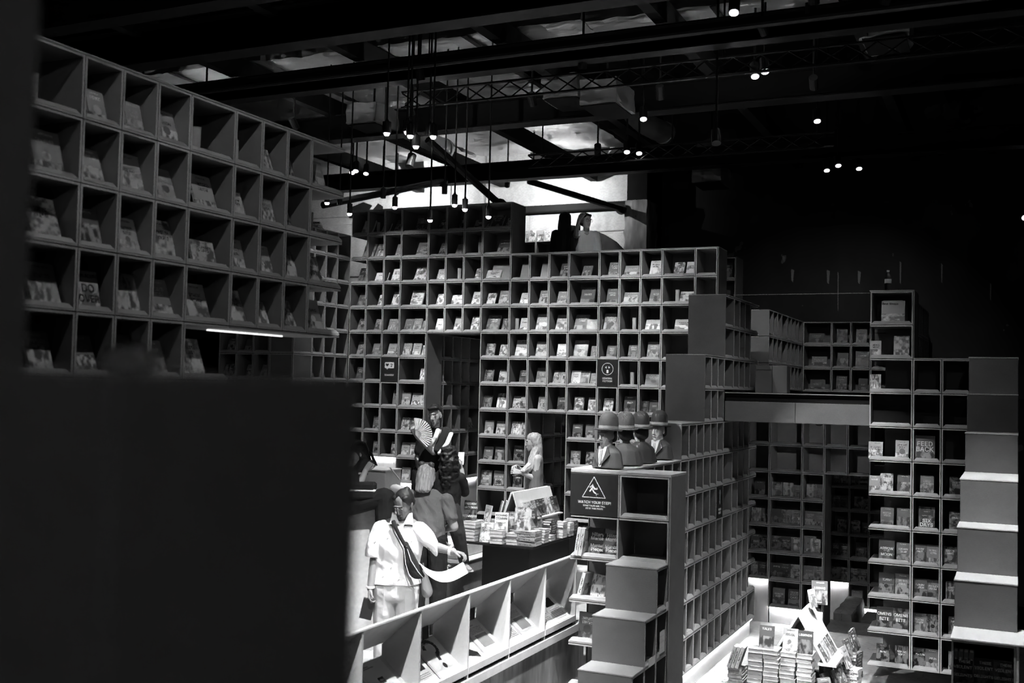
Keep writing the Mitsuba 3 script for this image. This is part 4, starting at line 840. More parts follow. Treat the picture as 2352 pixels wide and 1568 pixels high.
# ------------------------------------------------------------------ ceiling: beams, joists, foil ducts, trusses, deck foil
for i, (y, z0, z1, d) in enumerate([(7.25, 3.25, 3.6, .2), (8.3, 3.2, 3.55, .22), (9.73, 3.2, 3.42, .16), (11.85, 3.2, 3.5, .22), (15.0, 3.2, 3.45, .2)]):
    bm = struct('beam', box(SOOT, -14, 3.0, y, y + .012, z0, z1), 'long black steel beam under the ceiling')
    part(bm, 'flange', box(STEEL, -14, 3.0, y - d / 2, y + d / 2 + .01, z0 - .015, z0)); part(bm, 'flange', box(STEEL, -14, 3.0, y - d / 2, y + d / 2 + .01, z1, z1 + .015))
for i, x in enumerate((-11.6, -9.9, -8.2, -6.5, -4.8, -3.1, -1.4, 0.3)):
    struct('joist', box(SOOT, x - .06, x + .06, 2.0, 17.0, 3.5 + .0, 3.72), 'black joist crossing over the beams')
def foil_box(x0, x1, y0, y1, z0, z1, seed=0, step=.09):
    m = trimesh.creation.box(extents=(x1 - x0, y1 - y0, z1 - z0)).subdivide_to_size(step)
    c = np.array([(x0 + x1) / 2, (y0 + y1) / 2, (z0 + z1) / 2]); v = m.vertices + c
    v = v + np.stack([meshkit.fbm(v * 6, 3, seed + q) - .5 for q in range(3)], 1) * .085
    return mikit.ply(trimesh.Trimesh(v, m.faces, process=False), FOIL, 12)
for i, a in enumerate([(-12, -8.05, 10.05, 11.15, 3.75, 4.25), (-8.0, -4.05, 10.1, 11.2, 3.75, 4.25), (-4.0, 1.5, 10.1, 11.2, 3.72, 4.2)]):
    k = thing('duct', ['foil-wrapped duct over the near wall bookcase', 'foil-wrapped duct behind the pendant cluster', 'foil-wrapped duct above the tall spotlight'][i], 'duct')
    part(k, 'body', foil_box(*a, seed=i)); part(k, 'strap', box(STEEL, a[0] + 1.3, a[0] + 1.36, a[2] - .04, a[3] + .02, a[4] - .03, a[4] - .02)); part(k, 'strap', box(STEEL, a[0] + 2.6, a[0] + 2.66, a[2] - .04, a[3] + .02, a[4] - .03, a[4] - .02))
for i, (x, y, z) in enumerate([(-7.45, 11.6, 3.25), (-4.72, 11.5, 3.3), (-4.15, 11.2, 3.1), (-1.2, 11.2, 3.5), (-4.2, 15.9, 3.1)]):
    k = thing('duct_outlet', 'foil box outlet hanging under the ceiling, %s along from the near wall' % ORD[i], 'duct')
    part(k, 'body', foil_box(x - .22, x + .22, y - .3, y + .3, z, z + .26, seed=20 + i, step=.1)); part(k, 'grille', box(SOOT, x - .2, x + .2, y - .28, y + .28, z - .02, z - .005)); part(k, 'hanger', MB().tube((x, y, z + .2), (x, y, 4.75), .012, n=6).ply(STEEL))
def round_duct(label, p0, p1, r):
    k = thing('flex_duct', label, 'duct'); p0, p1 = np.array(p0, float), np.array(p1, float); n = 26
    L = np.linalg.norm(p1 - p0); prof = [(r * (1 + .04 * (i % 2)), L * i / n) for i in range(n + 1)]
    v, f = lathe(prof, 20); z = (p1 - p0) / L; x = np.cross(z, [0, 0, 1]); x /= np.linalg.norm(x)
    part(k, 'body', mikit.ply((v, f), FOIL, True), M=M4(np.stack([x, np.cross(z, x), z], 1), p0)); part(k, 'collar', MB().tube(p1 - z * .04, p1 + z * .02, r * 1.1, n=20).ply(FOIL))
round_duct('ribbed foil duct running to the rear wall', (-8.3, 12.6, 3.72), (-8.2, 14.8, 3.7), .17)
round_duct('ribbed foil duct stub to the right of the column', (-5.0, 12.6, 3.7), (-4.6, 14.8, 3.68), .15)
for i, a in enumerate([(-13, -8.7, 12.3, 16.9, 4.05, 4.12), (-8.6, -5.9, 12.3, 16.9, 4.05, 4.12)]):
    k = thing('foil_deck', ['crinkled foil insulation under the deck, over the recess bookcase', 'crinkled foil insulation under the deck, over the gallery'][i], 'insulation')
    part(k, 'sheet', foil_box(*a, seed=40 + i, step=.16))
for i, (y, z0, z1) in enumerate([(10.05, 3.0, 3.17), (13.2, 2.95, 3.12)]):
    k = thing('lattice_girder', ['black diamond lattice girder behind the pendant cluster', 'black diamond lattice girder near the rear wall'][i], 'girder')
    x0, x1 = (-6.1, 1.0) if i == 0 else (-6.0, -2.0)
    part(k, 'chord', box(STEEL, x0, x1, y - .02, y + .02, z0, z0 + .018)); part(k, 'chord', box(STEEL, x0, x1, y - .02, y + .02, z1, z1 + .018))
    n = int((x1 - x0) / .26)
    for j in range(n):
        part(k, 'web', MB().tube((x0 + j * .26, y, z0), (x0 + j * .26 + .26, y, z1), .008, n=5).tube((x0 + j * .26, y, z1), (x0 + j * .26 + .26, y, z0), .008, n=5).ply(STEEL))
    for x in (x0 + .2, (x0 + x1) / 2, x1 - .2): part(k, 'hanger', MB().tube((x, y, z1), (x, y, 4.75), .01, n=5).ply(STEEL))
k = thing('sprinkler_pipe', 'black pipe run below the ceiling beams', 'pipe'); part(k, 'run', MB().tube((-14, 9.05, 3.12), (3, 9.05, 3.12), .035, n=10).ply(STEEL))
for x in (-9, -5.2, -1.2): part(k, 'hanger', MB().tube((x, 9.05, 3.12), (x, 9.05, 4.75), .008, n=5).ply(STEEL))
for i, (a, b) in enumerate([((-8.9, 12.6, 2.5), (-8.2, 14.8, 3.2)), ((-7.0, 12.2, 3.2), (-6.6, 13.6, 2.55)), ((-6.9, 15.2, 3.2), (-5.9, 16.7, 2.95))]):
    k = thing('brace', ['slanted black brace beside the recess bookcase', 'slanted black brace dropping to the tall bookcase top', 'slanted black brace meeting the broken column'][i], 'brace'); part(k, 'bar', MB().tube(a, b, .05, n=8).ply(STEEL)); part(k, 'plate', MB().tube(np.array(b) - [0, .02, 0], np.array(b) + [0, .02, 0], .09, n=12).ply(STEEL))

# ------------------------------------------------------------------ lamps
BULB = {'emitter': {**glow(28), 'sampling_weight': .03}}
def pendant(label, x, y, z, r, group, on=True):
    k = thing('pendant_lamp', label, 'lamp', group)
    part(k, 'cable', MB().tube((x, y, z + .1), (x, y, 4.75), .009, n=6).ply(STEEL)); part(k, 'holder', MB().tube((x, y, z), (x, y, z + .11), r, n=16).tube((x, y, z + .11), (x, y, z + .135), r * .6, r * .3, n=12).ply(STEEL)); 
    v, f = lathe([(0.0005, -.03), (.018, -.026), (.029, -.01), (.03, .0), (.022, .012), (0.0005, .013)], 16)
    if on: part(k, 'bulb', {**mikit.ply((v, f), WHITE, True), **BULB}, M=M4(t=(x, y, z + .0)), label='glowing bulb')
PX = [(-5.552, 2.427), (-5.395, 2.454), (-5.362, 2.336), (-5.286, 2.381), (-5.103, 2.388)]
for i, (x, z) in enumerate(PX): pendant('lit black pendant in the high cluster, %s along' % ORD[i], x, 9.0 + .12 * (i % 3 - 1), z, .042, 'high cluster of pendant lamps')
pendant('unlit pendant at the back of the high cluster', -5.23, 9.15, 2.44, .042, 'high cluster of pendant lamps', False)
for i, (x, z, on) in enumerate([(-7.358, 2.111, 1), (-7.18, 2.077, 0), (-7.038, 1.968, 1), (-6.588, 2.122, 0), (-6.428, 2.014, 1), (-5.964, 1.844, 1), (-5.789, 2.128, 0), (-5.659, 2.0, 1), (-5.528, 1.945, 1), (-5.236, 1.85, 1)]):
    pendant('%s pendant in the low scattered row, %s from the near wall' % ('lit' if on else 'unlit', ORD[i]), x, 10.5, z, .031, 'low scattered pendant lamps', bool(on))
def can(label, p, t, lens=None, group=None):
    k = thing('spotlight', label, 'lamp', group); p, t = np.array(p, float), np.array(t, float); d = (t - p) / np.linalg.norm(t - p)
    c = p - d * .06
    part(k, 'housing', MB().tube(c - d * .13, c + d * .02, .045, n=14, cap=True).ply(STEEL)); part(k, 'stem', MB().tube(c - d * .06, (c - d * .06) * [1, 1, 0] + [0, 0, 4.75 if p[2] > 2 else p[2] + .12], .012, n=6).ply(STEEL))
    if lens: part(k, 'lens', {**MB().tube(c + d * .021, c + d * .026, .036, n=14).ply(WHITE), 'emitter': {**glow(lens), 'sampling_weight': .03}}, 'glowing lens')
for i, (p, t, *_r2) in enumerate(SPOTS): can('black spotlight, number %s of the working row of inferred and added lamps' % ORD[i], p, t)  # a body for every beam, the added fill lamps included
VIS = [(-2.296, 10.271, 'first of a pair above the stepped island'), (-2.174, 10.146, 'second of a pair above the stepped island'), (-3.814, 11.482, 'alone under the long beam'), (-4.541, 13.027, 'first of a pair near the lattice girder'), (-4.419, 13.151, 'second of a pair near the lattice girder'),
       (-2.032, 12.222, 'slanted and alone over the mezzanine'), (-2.358, 14.989, 'first of three over the black wall'), (-2.169, 14.715, 'second of three over the black wall'), (-1.94, 15.004, 'third of three over the black wall'), (-8.724, 13.043, 'first of three over the recess bookcase'), (-8.565, 13.164, 'second of three over the recess bookcase'), (-8.6, 12.95, 'third of three over the recess bookcase')]
for i, (x, y, s) in enumerate(VIS): can('lit spotlight %s' % s, (x, y, 3.0), (x + .5, y - 1.2, 0.2), 30)
can('large lit cylinder spotlight hanging under the foil duct', (-2.072, 8.46, 3.0), (-1.9, 7.4, .5), 40)
can('lit spotlight on the black side wall at the picture edge', (.073, 17.1, 2.6), (0, 5, 1.5), 30)
for i, (p, I) in enumerate(WASH):
    k = thing('wash_light', ['floodlight washing the bare rear wall over the gallery', 'floodlight washing the rear wall behind the recess bookcase'][i], 'lamp')
    part(k, 'tube', {**MB().tube((p[0] - .25, p[1], p[2] - .05), (p[0] + .25, p[1], p[2] - .05), .03, n=10).ply(WHITE), 'emitter': {**glow(I * 4), 'sampling_weight': 1.5}}, 'glowing tube'); part(k, 'bracket', box(STEEL, p[0] - .02, p[0] + .02, p[1] - .02, p[1] + .02, p[2] + .0, 4.06))
# ------------------------------------------------------------------ figures: bones are hulls of ellipsoids, joined and smoothed into one skin
_ICO = trimesh.creation.icosphere(1).vertices
Rv, Nv, Uv = np.array([.9056, .4241, 0]), np.array([.4241, -.9056, 0]), np.array([0, 0, 1.])   # to the right as the customers see it from the shop front, towards the viewer, up
def ell(c, r, R=np.eye(3)):
    r = np.array([r] * 3 if np.isscalar(r) else r, float)
    return (_ICO * r) @ R.T + np.asarray(c, float)
def bones(bl): return [m3.Manifold.hull_points(np.vstack([ell(*a) for a in b])) for b in bl]
def chain(*js): return [[(js[i][0], js[i][1]), (js[i + 1][0], js[i + 1][1])] for i in range(len(js) - 1)]
def skin(bl, L=.018, it=10, extra=()):
    m = m3.Manifold.batch_boolean(bones(bl), m3.OpType.Add).refine_to_length(L).to_mesh()
    t = trimesh.Trimesh(m.vert_properties[:, :3], m.tri_verts, process=True)
    trimesh.smoothing.filter_taubin(t, .5, .53, it)
    if extra:
        me = m3.Manifold(m3.Mesh(np.asarray(t.vertices, np.float32), np.asarray(t.faces, np.uint32)))
        ex = m3.Manifold.batch_boolean(bones(extra), m3.OpType.Add)
        if not me.is_empty():
            m = (me + ex).to_mesh(); t = trimesh.Trimesh(m.vert_properties[:, :3], m.tri_verts, process=True)
        else: t = trimesh.util.concatenate([t, trimesh.Trimesh(ex.to_mesh().vert_properties[:, :3], ex.to_mesh().tri_verts)])
    return t
def ply_s(t, bsdf): return mikit.ply(t, bsdf, 60)
SKINL, SKIND = mat('skin_light', 0.34, 0.5, 0.3), mat('skin_brown', 0.17, 0.45, 0.35)
HAIRD, HAIRB, HAIRM = mat('hair_black', strand(0.012), 0.5, 0.2), mat('hair_fair', strand(0.32), 0.45, 0.4), mat('hair_brown', strand(0.06), 0.4, 0.5)
SHIRT, TEE, CLOTHB, DENIM, LINEN = cloth('shirt_white', 0.8), cloth('tee_grey', 0.11), cloth('cloth_black', 0.014), cloth('denim_dark', 0.03), cloth('linen', 0.42)
class Person:
    def __init__(s, label, base): s.key, s.b = thing('person', label, 'person'), np.array(base, float)
    def M(s): return M4(np.stack([Rv, Nv, Uv], 1), s.b)              # local: r to the right, n towards the viewer, z up
    def part(s, name, t, bsdf, label=None, parent=None): return part(parent or s.key, name, ply_s(t, bsdf), M=s.M(), label=label)
    def mb(s, name, mb, bsdf, label=None, parent=None): return part(parent or s.key, name, mb.ply(bsdf), M=s.M(), label=label)
def headrot(turn, nod, tilt=0): return rot('z', turn) @ rot('x', nod) @ rot('y', tilt)
def head_bones(c, turn=0, nod=0, tilt=0, s=1.0):
    """c: centre between the ears. Local head: x to its left as seen, y towards the face, z up"""
    R = headrot(turn, nod, tilt); P = lambda p: np.asarray(c) + R @ (np.array(p) * s)
    E = lambda p, r: (P(p), np.array(r) * s if not np.isscalar(r) else r * s, R)
    hull = [[E((0, -.015, .035), (.073, .088, .078)), E((0, .03, -.01), (.06, .06, .07))],
            [E((0, .03, -.01), (.06, .06, .06)), E((0, .062, -.092), (.024, .018, .02))],
            [E((0, .012, -.06), (.052, .05, .03)), E((0, .062, -.092), (.022, .016, .018))]]
    feat = [[E((0, .088, .012), (.007, .008, .01)), E((0, .1, -.026), (.011, .009, .009))], [E((0, .094, -.032), (.017, .012, .008))],
            [E((0, .084, -.055), (.022, .012, .006))], [E((0, .08, -.064), (.018, .012, .007))],
            [E((-.028, .078, .027), (.02, .008, .007)), E((.028, .078, .027), (.02, .008, .007))],
            [E((-.071, -.012, .0), (.008, .016, .026)), E((-.067, -.006, -.02), (.007, .01, .012))], [E((.071, -.012, .0), (.008, .016, .026)), E((.067, -.006, -.02), (.007, .01, .012))]]
    return hull, feat, E
def face_parts(p, E, brow=True):
    for x in (-.03, .03):
        e = p.part('eye', trimesh.Trimesh(*(lambda m: (m.vert_properties[:, :3], m.tri_verts))(bones([[E((x, .082, .008), (.011, .008, .0045))]])[0].to_mesh())), 'mat_eye_white')
        p.part('iris', trimesh.Trimesh(*(lambda m: (m.vert_properties[:, :3], m.tri_verts))(bones([[E((x, .0885, .008), (.005, .003, .0045))]])[0].to_mesh())), HAIRD, parent=e)
        if brow: p.part('brow', trimesh.Trimesh(*(lambda m: (m.vert_properties[:, :3], m.tri_verts))(bones([[E((x - .013, .081, .03), (.007, .005, .0025)), E((x + .013, .081, .031), (.007, .005, .0025))]])[0].to_mesh())), HAIRD)
    p.part('mouth', trimesh.Trimesh(*(lambda m: (m.vert_properties[:, :3], m.tri_verts))(bones([[E((-.018, .092, -.06), (.006, .005, .003)), E((.018, .092, -.06), (.006, .005, .003))]])[0].to_mesh())), 'mat_lip')
mat('eye_white', .6, .3); mat('lip', .1, .5)
def hand(wrist, d, nrm, side, curl=35, s=1.0):
    """palm, four unequal bent fingers and a thumb from the side of the palm. d: along the hand, nrm: out of the back of the hand, side: +1/-1 where the thumb sits"""
    d = np.array(d, float); d /= np.linalg.norm(d); n = np.array(nrm, float); n -= d * (n @ d); n /= np.linalg.norm(n); a = np.cross(d, n) * side
    w = np.asarray(wrist, float); P = lambda x, y, z: w + (a * x + d * y + n * z) * s
    B = [[(P(.012, .0, 0), .017 * s), (P(-.012, .0, 0), .017 * s), (P(.03, .085, 0), .012 * s), (P(-.03, .078, 0), .011 * s)]]
    for x, L, r in ((.03, .07, .009), (.01, .078, .0092), (-.011, .072, .0088), (-.03, .057, .008)):
        p, ang = np.array([x, .085 - abs(x - .005) * .15, 0]), 0
        for k, f in enumerate((.45, .32, .23)):
            ang += math.radians(curl * (.7 + .3 * k))
            q = p + np.array([0, math.cos(ang), -math.sin(ang)]) * L * f
            B.append([(P(*p), r * s * (1 - .1 * k)), (P(*q), r * s * (.9 - .1 * k))]); p = q
    c = math.radians(curl * .6)
    p0, p1 = np.array([.02, .025, -.004]), np.array([.045, .055, -.012]); p2 = p1 + np.array([.006, .03 * math.cos(c), -.03 * math.sin(c)])
    B += [[(P(*p0), .014 * s), (P(*p1), .0105 * s)], [(P(*p1), .0105 * s), (P(*p2), .0085 * s)]]
    return B
X = lambda r, n, z: np.array([r, n, z], float)
def slab_thing(name, label, cat, M, w, h, t, bsdf, screen=None):
    k = thing(name, label, cat); part(k, 'body', cbox(bsdf, -w / 2, w / 2, -t / 2, t / 2, -h / 2, h / 2, c=.002), M=M)
    if screen: part(k, 'screen', screen, M=M)
    return k

# --- woman in the white shirt reading at the rack (local zero: base of her neck)
p = Person('woman in a white print shirt with a black sling bag, at the newspaper rack', (-4.744, 7.998, -1.115))
hb, hf, E = head_bones(X(.02, .055, .105), 28, -30, 0, 1.02)
ls, le, lw = X(-.17, 0, -.14), X(-.215, .0, -.36), X(-.235, .1, -.6)
rs, re, rw = X(.155, .01, -.14), X(.27, .08, -.235), X(.455, .14, -.27)
legs = []
for s in (-1, 1): legs += chain((X(.1 * s - .03, 0, -.62), (.1, .11, .1)), (X(.105 * s - .03, 0, -.98), .068), (X(.1 * s - .03, -.02, -1.36), .042)) + [[(X(.1 * s - .03, -.02, -1.4), (.035, .05, .03)), (X(.11 * s - .03, .1, -1.41), (.035, .05, .02))]]
torso = [[(X(0, 0, -.07), (.15, .075, .07)), (X(-.01, 0, -.3), (.145, .105, .1))], [(X(-.01, 0, -.3), (.145, .105, .1)), (X(-.03, 0, -.58), (.17, .12, .1))]]
neck = [[(X(0, -.01, -.05), .06), (X(.015, .025, .05), .052)]]
arms = chain((ls, .045), (le, .044), (lw, .029)) + chain((rs, .045), (re, .046), (rw, .03))
body = skin(torso + neck + legs + arms + hb, .017, 8, hf + hand(lw, (-.05, .4, -1), (-1, .2, 0), 1, 45) + hand(rw, (1, .35, -.15), (.1, -.1, 1), -1, 40))
p.part('body', body, SKIND); face_parts(p, E)
sh = [[(X(0, -.01, -.03), (.09, .07, .035)), (X(0, 0, -.11), (.2, .105, .055))], [(X(0, 0, -.11), (.2, .105, .055)), (X(-.005, .025, -.27), (.2, .135, .1))], [(X(-.005, .025, -.27), (.2, .135, .1)), (X(-.03, .0, -.42), (.2, .135, .08))], [(X(-.03, 0, -.42), (.2, .135, .08)), (X(-.035, 0, -.565), (.225, .15, .01))],
      [(X(-.155, 0, -.09), (.085, .09, .055)), (X(-.2, .0, -.2), (.075, .085, .06))], [(X(-.2, 0, -.2), (.075, .085, .06)), (X(-.222, .0, -.345), (.085, .09, .008))], [(X(.145, .01, -.09), (.085, .09, .055)), (X(.225, .055, -.17), (.075, .08, .07))], [(X(.225, .055, -.17), (.075, .075, .07)), (X(.31, .09, -.245), (.02, .07, .08))]]
st_ = skin(sh, .016, 5); v = st_.vertices; st_.vertices = v + st_.vertex_normals * ((meshkit.fbm(v * [7, 7, 5], 4, 4) - .5) * .035)[:, None]
sk = p.part('shirt', st_, SHIRT)
for s in (-1, 1): p.mb('collar', MB().hull([X(s * .02 + .01, .1, -.05), X(s * .1 + .01, .085, -.055), X(s * .085 + .01, .05, .035), X(s * .055 + .01, .06, .03), X(s * .02 + .01, .108, -.055), X(s * .1 + .01, .095, -.06)]), SHIRT, parent=sk)
for (r, z) in [(-.1, -.18), (-.21, -.22), (.07, -.34), (-.06, -.42), (-.13, -.5), (.0, -.52), (.1, -.2)]:
    n = .2
    loc = np.array([[r, n, z]]); hit = st_.ray.intersects_location(loc, [[0, -1, 0]])[0] if len(st_.faces) else []
    if len(hit):
        q = hit[np.argmax(hit[:, 1])] + [0, .002, 0]
        p.mb('printed_sprig', MB().tube(q + X(-.012, 0, 0), q + X(.012, 0, .006), .002, n=5).tube(q + X(-.004, 0, -.01), q + X(.004, 0, .012), .002, n=5), GREYP, parent=sk)
tr = [[(X(-.03, 0, -.56), (.19, .14, .06)), (X(-.03, 0, -.68), (.185, .14, .05))]]
for s in (-1, 1): tr += chain((X(.085 * s - .03, 0, -.6), (.115, .13, .08)), (X(.1 * s - .03, 0, -.95), (.088, .1, .08)), (X(.1 * s - .03, -.01, -1.36), (.075, .09, .02)))
tt = skin(tr, .018, 5); v = tt.vertices; tt.vertices = v + tt.vertex_normals * ((meshkit.fbm(v * [9, 9, 4], 3, 9) - .5) * .02)[:, None]
p.part('trousers', tt, LINEN)
hr = [[E((0, -.028, .048), (.08, .088, .076)), E((0, -.05, .0), (.078, .065, .07))], [E((-.045, .012, .07), (.034, .04, .03)), E((-.066, -.01, .03), (.014, .04, .04))], [E((.045, .012, .07), (.034, .04, .03)), E((.066, -.01, .03), (.014, .04, .04))], [E((.02, -.07, .1), (.03, .03, .025))], [E((-.05, -.085, .03), (.04, .035, .04)), E((-.075, -.13, -.06), (.03, .03, .05))], [E((-.075, -.13, -.06), (.03, .03, .05)), E((-.08, -.15, -.16), (.018, .018, .03))]]
p.part('hair', skin(hr, .012, 3), HAIRD)
p.mb('bracelet', MB().tube(X(.42, .13, -.262), X(.44, .136, -.267), .04, n=14), WHITE); p.mb('bracelet', MB().tube(lw + X(0, 0, .02), lw + X(0, 0, .005), .036, n=14), WHITE)
bg = thing('sling_bag', 'black crossbody sling bag with white piping on the white-shirted woman', 'bag')
part(bg, 'body', ply_s(skin([[(X(.06, .165, -.22), (.022, .02, .03)), (X(.1, .175, -.36), (.055, .04, .06))], [(X(.1, .175, -.36), (.055, .04, .06)), (X(.165, .17, -.47), (.06, .045, .03))]], .012, 4), CLOTHB), M=p.M())
mb, wb = MB(), MB()
for o, q, r in ((0, mb, .017), (-.008, wb, .0035), (.008, wb, .0035)):
    pts = [X(-.06 + o, .115, -.03), X(-.03 + o, .14 + .004 * (o != 0), -.09), X(.02 + o, .172 + .004 * (o != 0), -.17), X(.06 + o, .182 + .004 * (o != 0), -.23)]
    for a, b in zip(pts[:-1], pts[1:]): q.tube(a, b, r, n=8)
part(bg, 'strap', mb.ply(CLOTHB), M=p.M()); part(bg, 'strap_stripe', wb.ply(WHITE), M=p.M(), label='white stripes on the strap')
mb = MB()
for pts in ([X(.075, .2, -.25), X(.11, .222, -.34), X(.17, .217, -.43), X(.22, .2, -.49)], [X(.045, .19, -.24), X(.065, .212, -.37), X(.1, .215, -.47), X(.15, .205, -.5)]):
    for a, b in zip(pts[:-1], pts[1:]): mb.tube(a, b, .003, n=6)
part(bg, 'piping', mb.ply(WHITE), M=p.M())
mg = thing('open_newspaper', 'white newspaper the white-shirted woman is lifting from the rack', 'newspaper')
g = [];
for i in range(13):
    t = i / 12; g.append([X(.17 + .37 * t, .16 + .1 * math.sin(t * 3), -.36 - .17 * math.sin(t * math.pi * .62) * (1 - t * .62) + .075 * t), X(.24 + .35 * t, .33 + .06 * t, -.42 - .16 * math.sin(t * math.pi * .7) * (1 - t * .6) + .07 * t)])
v = np.array(g).reshape(-1, 3); v = np.vstack([v, v - [0, 0, .002]]); f = []
for i in range(12): a = 2 * i; f += [[a, a + 2, a + 3], [a, a + 3, a + 1], [a + 26, a + 29, a + 28], [a + 26, a + 27, a + 29]]
part(mg, 'sheet', mikit.ply((v, np.array(f)), SHIRT), M=p.M())
slab_thing('phone_case', 'dark phone case hanging from the white-shirted woman\'s lowered hand', 'phone', p.M() @ M4(rot('y', 12), (-.25, .14, -.76)), .1, .17, .03, BLACK)
ps = thing('plastic_bag', 'translucent plastic bag hanging behind the white-shirted woman', 'bag')
part(ps, 'body', ply_s(skin([[(X(.2, -.05, -.48), (.02, .03, .03)), (X(.23, -.05, -.64), (.05, .05, .06))]], .015, 3), GREYP), M=p.M()); part(ps, 'handle', MB().tube(X(.19, -.05, -.4), X(.2, -.05, -.48), .006, n=6).ply(GREYP), M=p.M())

# --- person in grey tee seen from behind
p = Person('person in a grey tee with fair hair tied up, seen from behind', (-5.2, 9.215, -1.0))
hb, hf, E = head_bones(X(.0, .0, .115), 190, -14)
ls, le, lw = X(-.16, 0, -.07), X(-.2, .06, -.3), X(-.1, -.18, -.38)
rs, re, rw = X(.2, .02, -.12), X(.28, .03, -.36), X(.16, -.18, -.42)
legs = []
for s in (-1, 1): legs += chain((X(.1 * s + .03, 0, -.52), (.1, .11, .1)), (X(.1 * s + .04, .0, -1.0), .068), (X(.1 * s + .04, .02, -1.45), .042)) + [[(X(.1 * s + .04, .02, -1.5), (.035, .05, .03)), (X(.11 * s + .04, -.1, -1.51), (.035, .05, .02))]]
torso = [[(X(0.01, 0, -.09), (.15, .085, .07)), (X(.03, 0, -.45), (.14, .1, .12))]]
p.part('body', skin(torso + legs + [[(X(0, 0, -.05), .06), (X(0, 0, .06), .052)]] + chain((ls, .055), (le, .042), (lw, .028)) + chain((rs, .06), (re, .046), (rw, .03)) + hb, .02, 8, hf + hand(lw, (1, -.3, 0), (0, 0, 1), 1) + hand(rw, (-1, -.3, 0), (0, 0, 1), -1)), SKINL)
sh = [[(X(0, 0, -.03), (.1, .07, .03)), (X(.015, .0, -.11), (.195, .105, .08))], [(X(.015, 0, -.11), (.195, .105, .08)), (X(.04, .01, -.3), (.175, .125, .1))], [(X(.04, .01, -.3), (.175, .125, .1)), (X(.02, .01, -.46), (.165, .13, .02))], [(rs, (.075, .085, .08)), (X(.25, .03, -.27), (.075, .085, .03))], [(ls, (.07, .08, .07)), (X(-.19, .03, -.24), (.07, .08, .03))]]
t_ = skin(sh, .016, 5); v = t_.vertices; t_.vertices = v + t_.vertex_normals * ((meshkit.fbm((v @ rot('y', 35).T) * [13, 5, 4], 4, 14) - .5) * .055)[:, None]
p.part('tee', t_, TEE)
tr = []
for s in (-1, 1): tr += chain((X(.09 * s + .03, 0, -.5), (.11, .125, .09)), (X(.1 * s + .04, 0, -1.0), (.085, .095, .08)), (X(.1 * s + .04, .02, -1.46), (.07, .08, .02)))
p.part('trousers', skin(tr, .02, 5), CLOTHB)
hr = [[E((0, -.02, .045), (.086, .098, .074)), E((0, -.055, -.03), (.088, .065, .08))], [E((0, -.055, -.03), (.088, .065, .08)), E((.005, -.06, -.14), (.078, .045, .03))], [E((0, .0, .0), (.088, .05, .06)), E((0, -.02, -.09), (.082, .05, .04))]]
t_ = skin(hr, .007, 3); v = t_.vertices; t_.vertices = v + t_.vertex_normals * ((meshkit.noise(v * [75, 75, 9], 3) - .5) * .016)[:, None]
hk = p.part('hair', t_, HAIRB); t_ = skin([[E((-.05, -.05, .105), (.035, .035, .03))], [E((.045, -.04, .11), (.038, .04, .032))], [E((0, -.02, .11), (.05, .03, .025))]], .01, 2); p.part('topknot', t_, HAIRM, parent=hk)

# --- curly-haired person in dark clothes filming with a phone
p = Person('person with long dark curly hair in black, holding up a phone', (-5.87, 10.88, -.93))
hb, hf, E = head_bones(X(.0, .0, .12), 150, 0)
rs, re, rw = X(.15, 0, -.12), X(.2, -.06, -.28), X(.155, -.1, -.02)
legs = chain((X(.05, 0, -.42), (.1, .11, .1)), (X(.14, .06, -.72), .075), (X(.22, .02, -1.08), .045)) + chain((X(-.08, 0, -.42), (.1, .11, .1)), (X(-.06, .06, -.74), .07), (X(-.05, 0, -1.1), .045))
p.part('body', skin([[(X(0, 0, -.1), (.14, .085, .07)), (X(.0, 0, -.38), (.13, .1, .12))], [(X(0, 0, -.05), .055), (X(0, 0, .06), .05)]] + legs + chain((rs, .055), (re, .042), (rw, .028)) + chain((X(-.15, 0, -.12), .055), (X(-.2, -.05, -.34), .042), (X(-.1, -.2, -.3), .028)) + hb, .02, 8, hf + hand(rw, (0, -.1, 1), (1, 0, 0), 1, 55) + hand(X(-.1, -.2, -.3), (.3, -1, 0), (0, 0, 1), 1)), SKINL)
p.part('top', skin([[(X(0, 0, -.05), (.12, .08, .04)), (X(0, 0, -.14), (.175, .11, .08))], [(X(0, 0, -.14), (.175, .11, .08)), (X(.0, 0, -.46), (.16, .125, .03))], [(rs, .07), (re, .058)], [(re, .058), (X(.185, -.08, -.16), .05)], [(X(-.15, 0, -.12), .07), (X(-.2, -.05, -.34), .06)]], .018, 5), CLOTHB)
p.part('jeans', skin(chain((X(.04, 0, -.42), (.115, .12, .09)), (X(.14, .06, -.72), .088), (X(.215, .02, -1.04), .06)) + chain((X(-.08, 0, -.42), (.11, .12, .09)), (X(-.06, .06, -.74), .085), (X(-.05, 0, -1.04), .06)), .02, 5), DENIM)
for k_, (r, n) in enumerate([(.22, .02), (-.05, 0)]):
    q = p.part('shoe', skin([[(X(r, n - .02, -1.1), (.038, .05, .035)), (X(r + .06, n + .07, -1.125), (.038, .05, .022))]], .012, 3), GREYP); p.mb('sole', MB().hull([X(r - .04, n - .06, -1.15), X(r + .03, n - .06, -1.15), X(r + .11, n + .09, -1.15), X(r + .03, n + .12, -1.15), X(r - .04, n - .06, -1.13), X(r + .03, n - .06, -1.13), X(r + .11, n + .09, -1.13), X(r + .03, n + .12, -1.13)]), WHITE, parent=q)
hr = [[E((0, -.02, .05), (.1, .1, .085)), E((0, -.05, -.08), (.12, .09, .1))], [E((0, -.05, -.08), (.12, .09, .1)), E((0, -.06, -.3), (.11, .06, .07))]]
t_ = skin(hr, .012, 3); v = t_.vertices; t_.vertices = v + t_.vertex_normals * ((meshkit.fbm(v * 26, 3, 3) - .5) * .07)[:, None]
p.part('hair', t_, HAIRD)
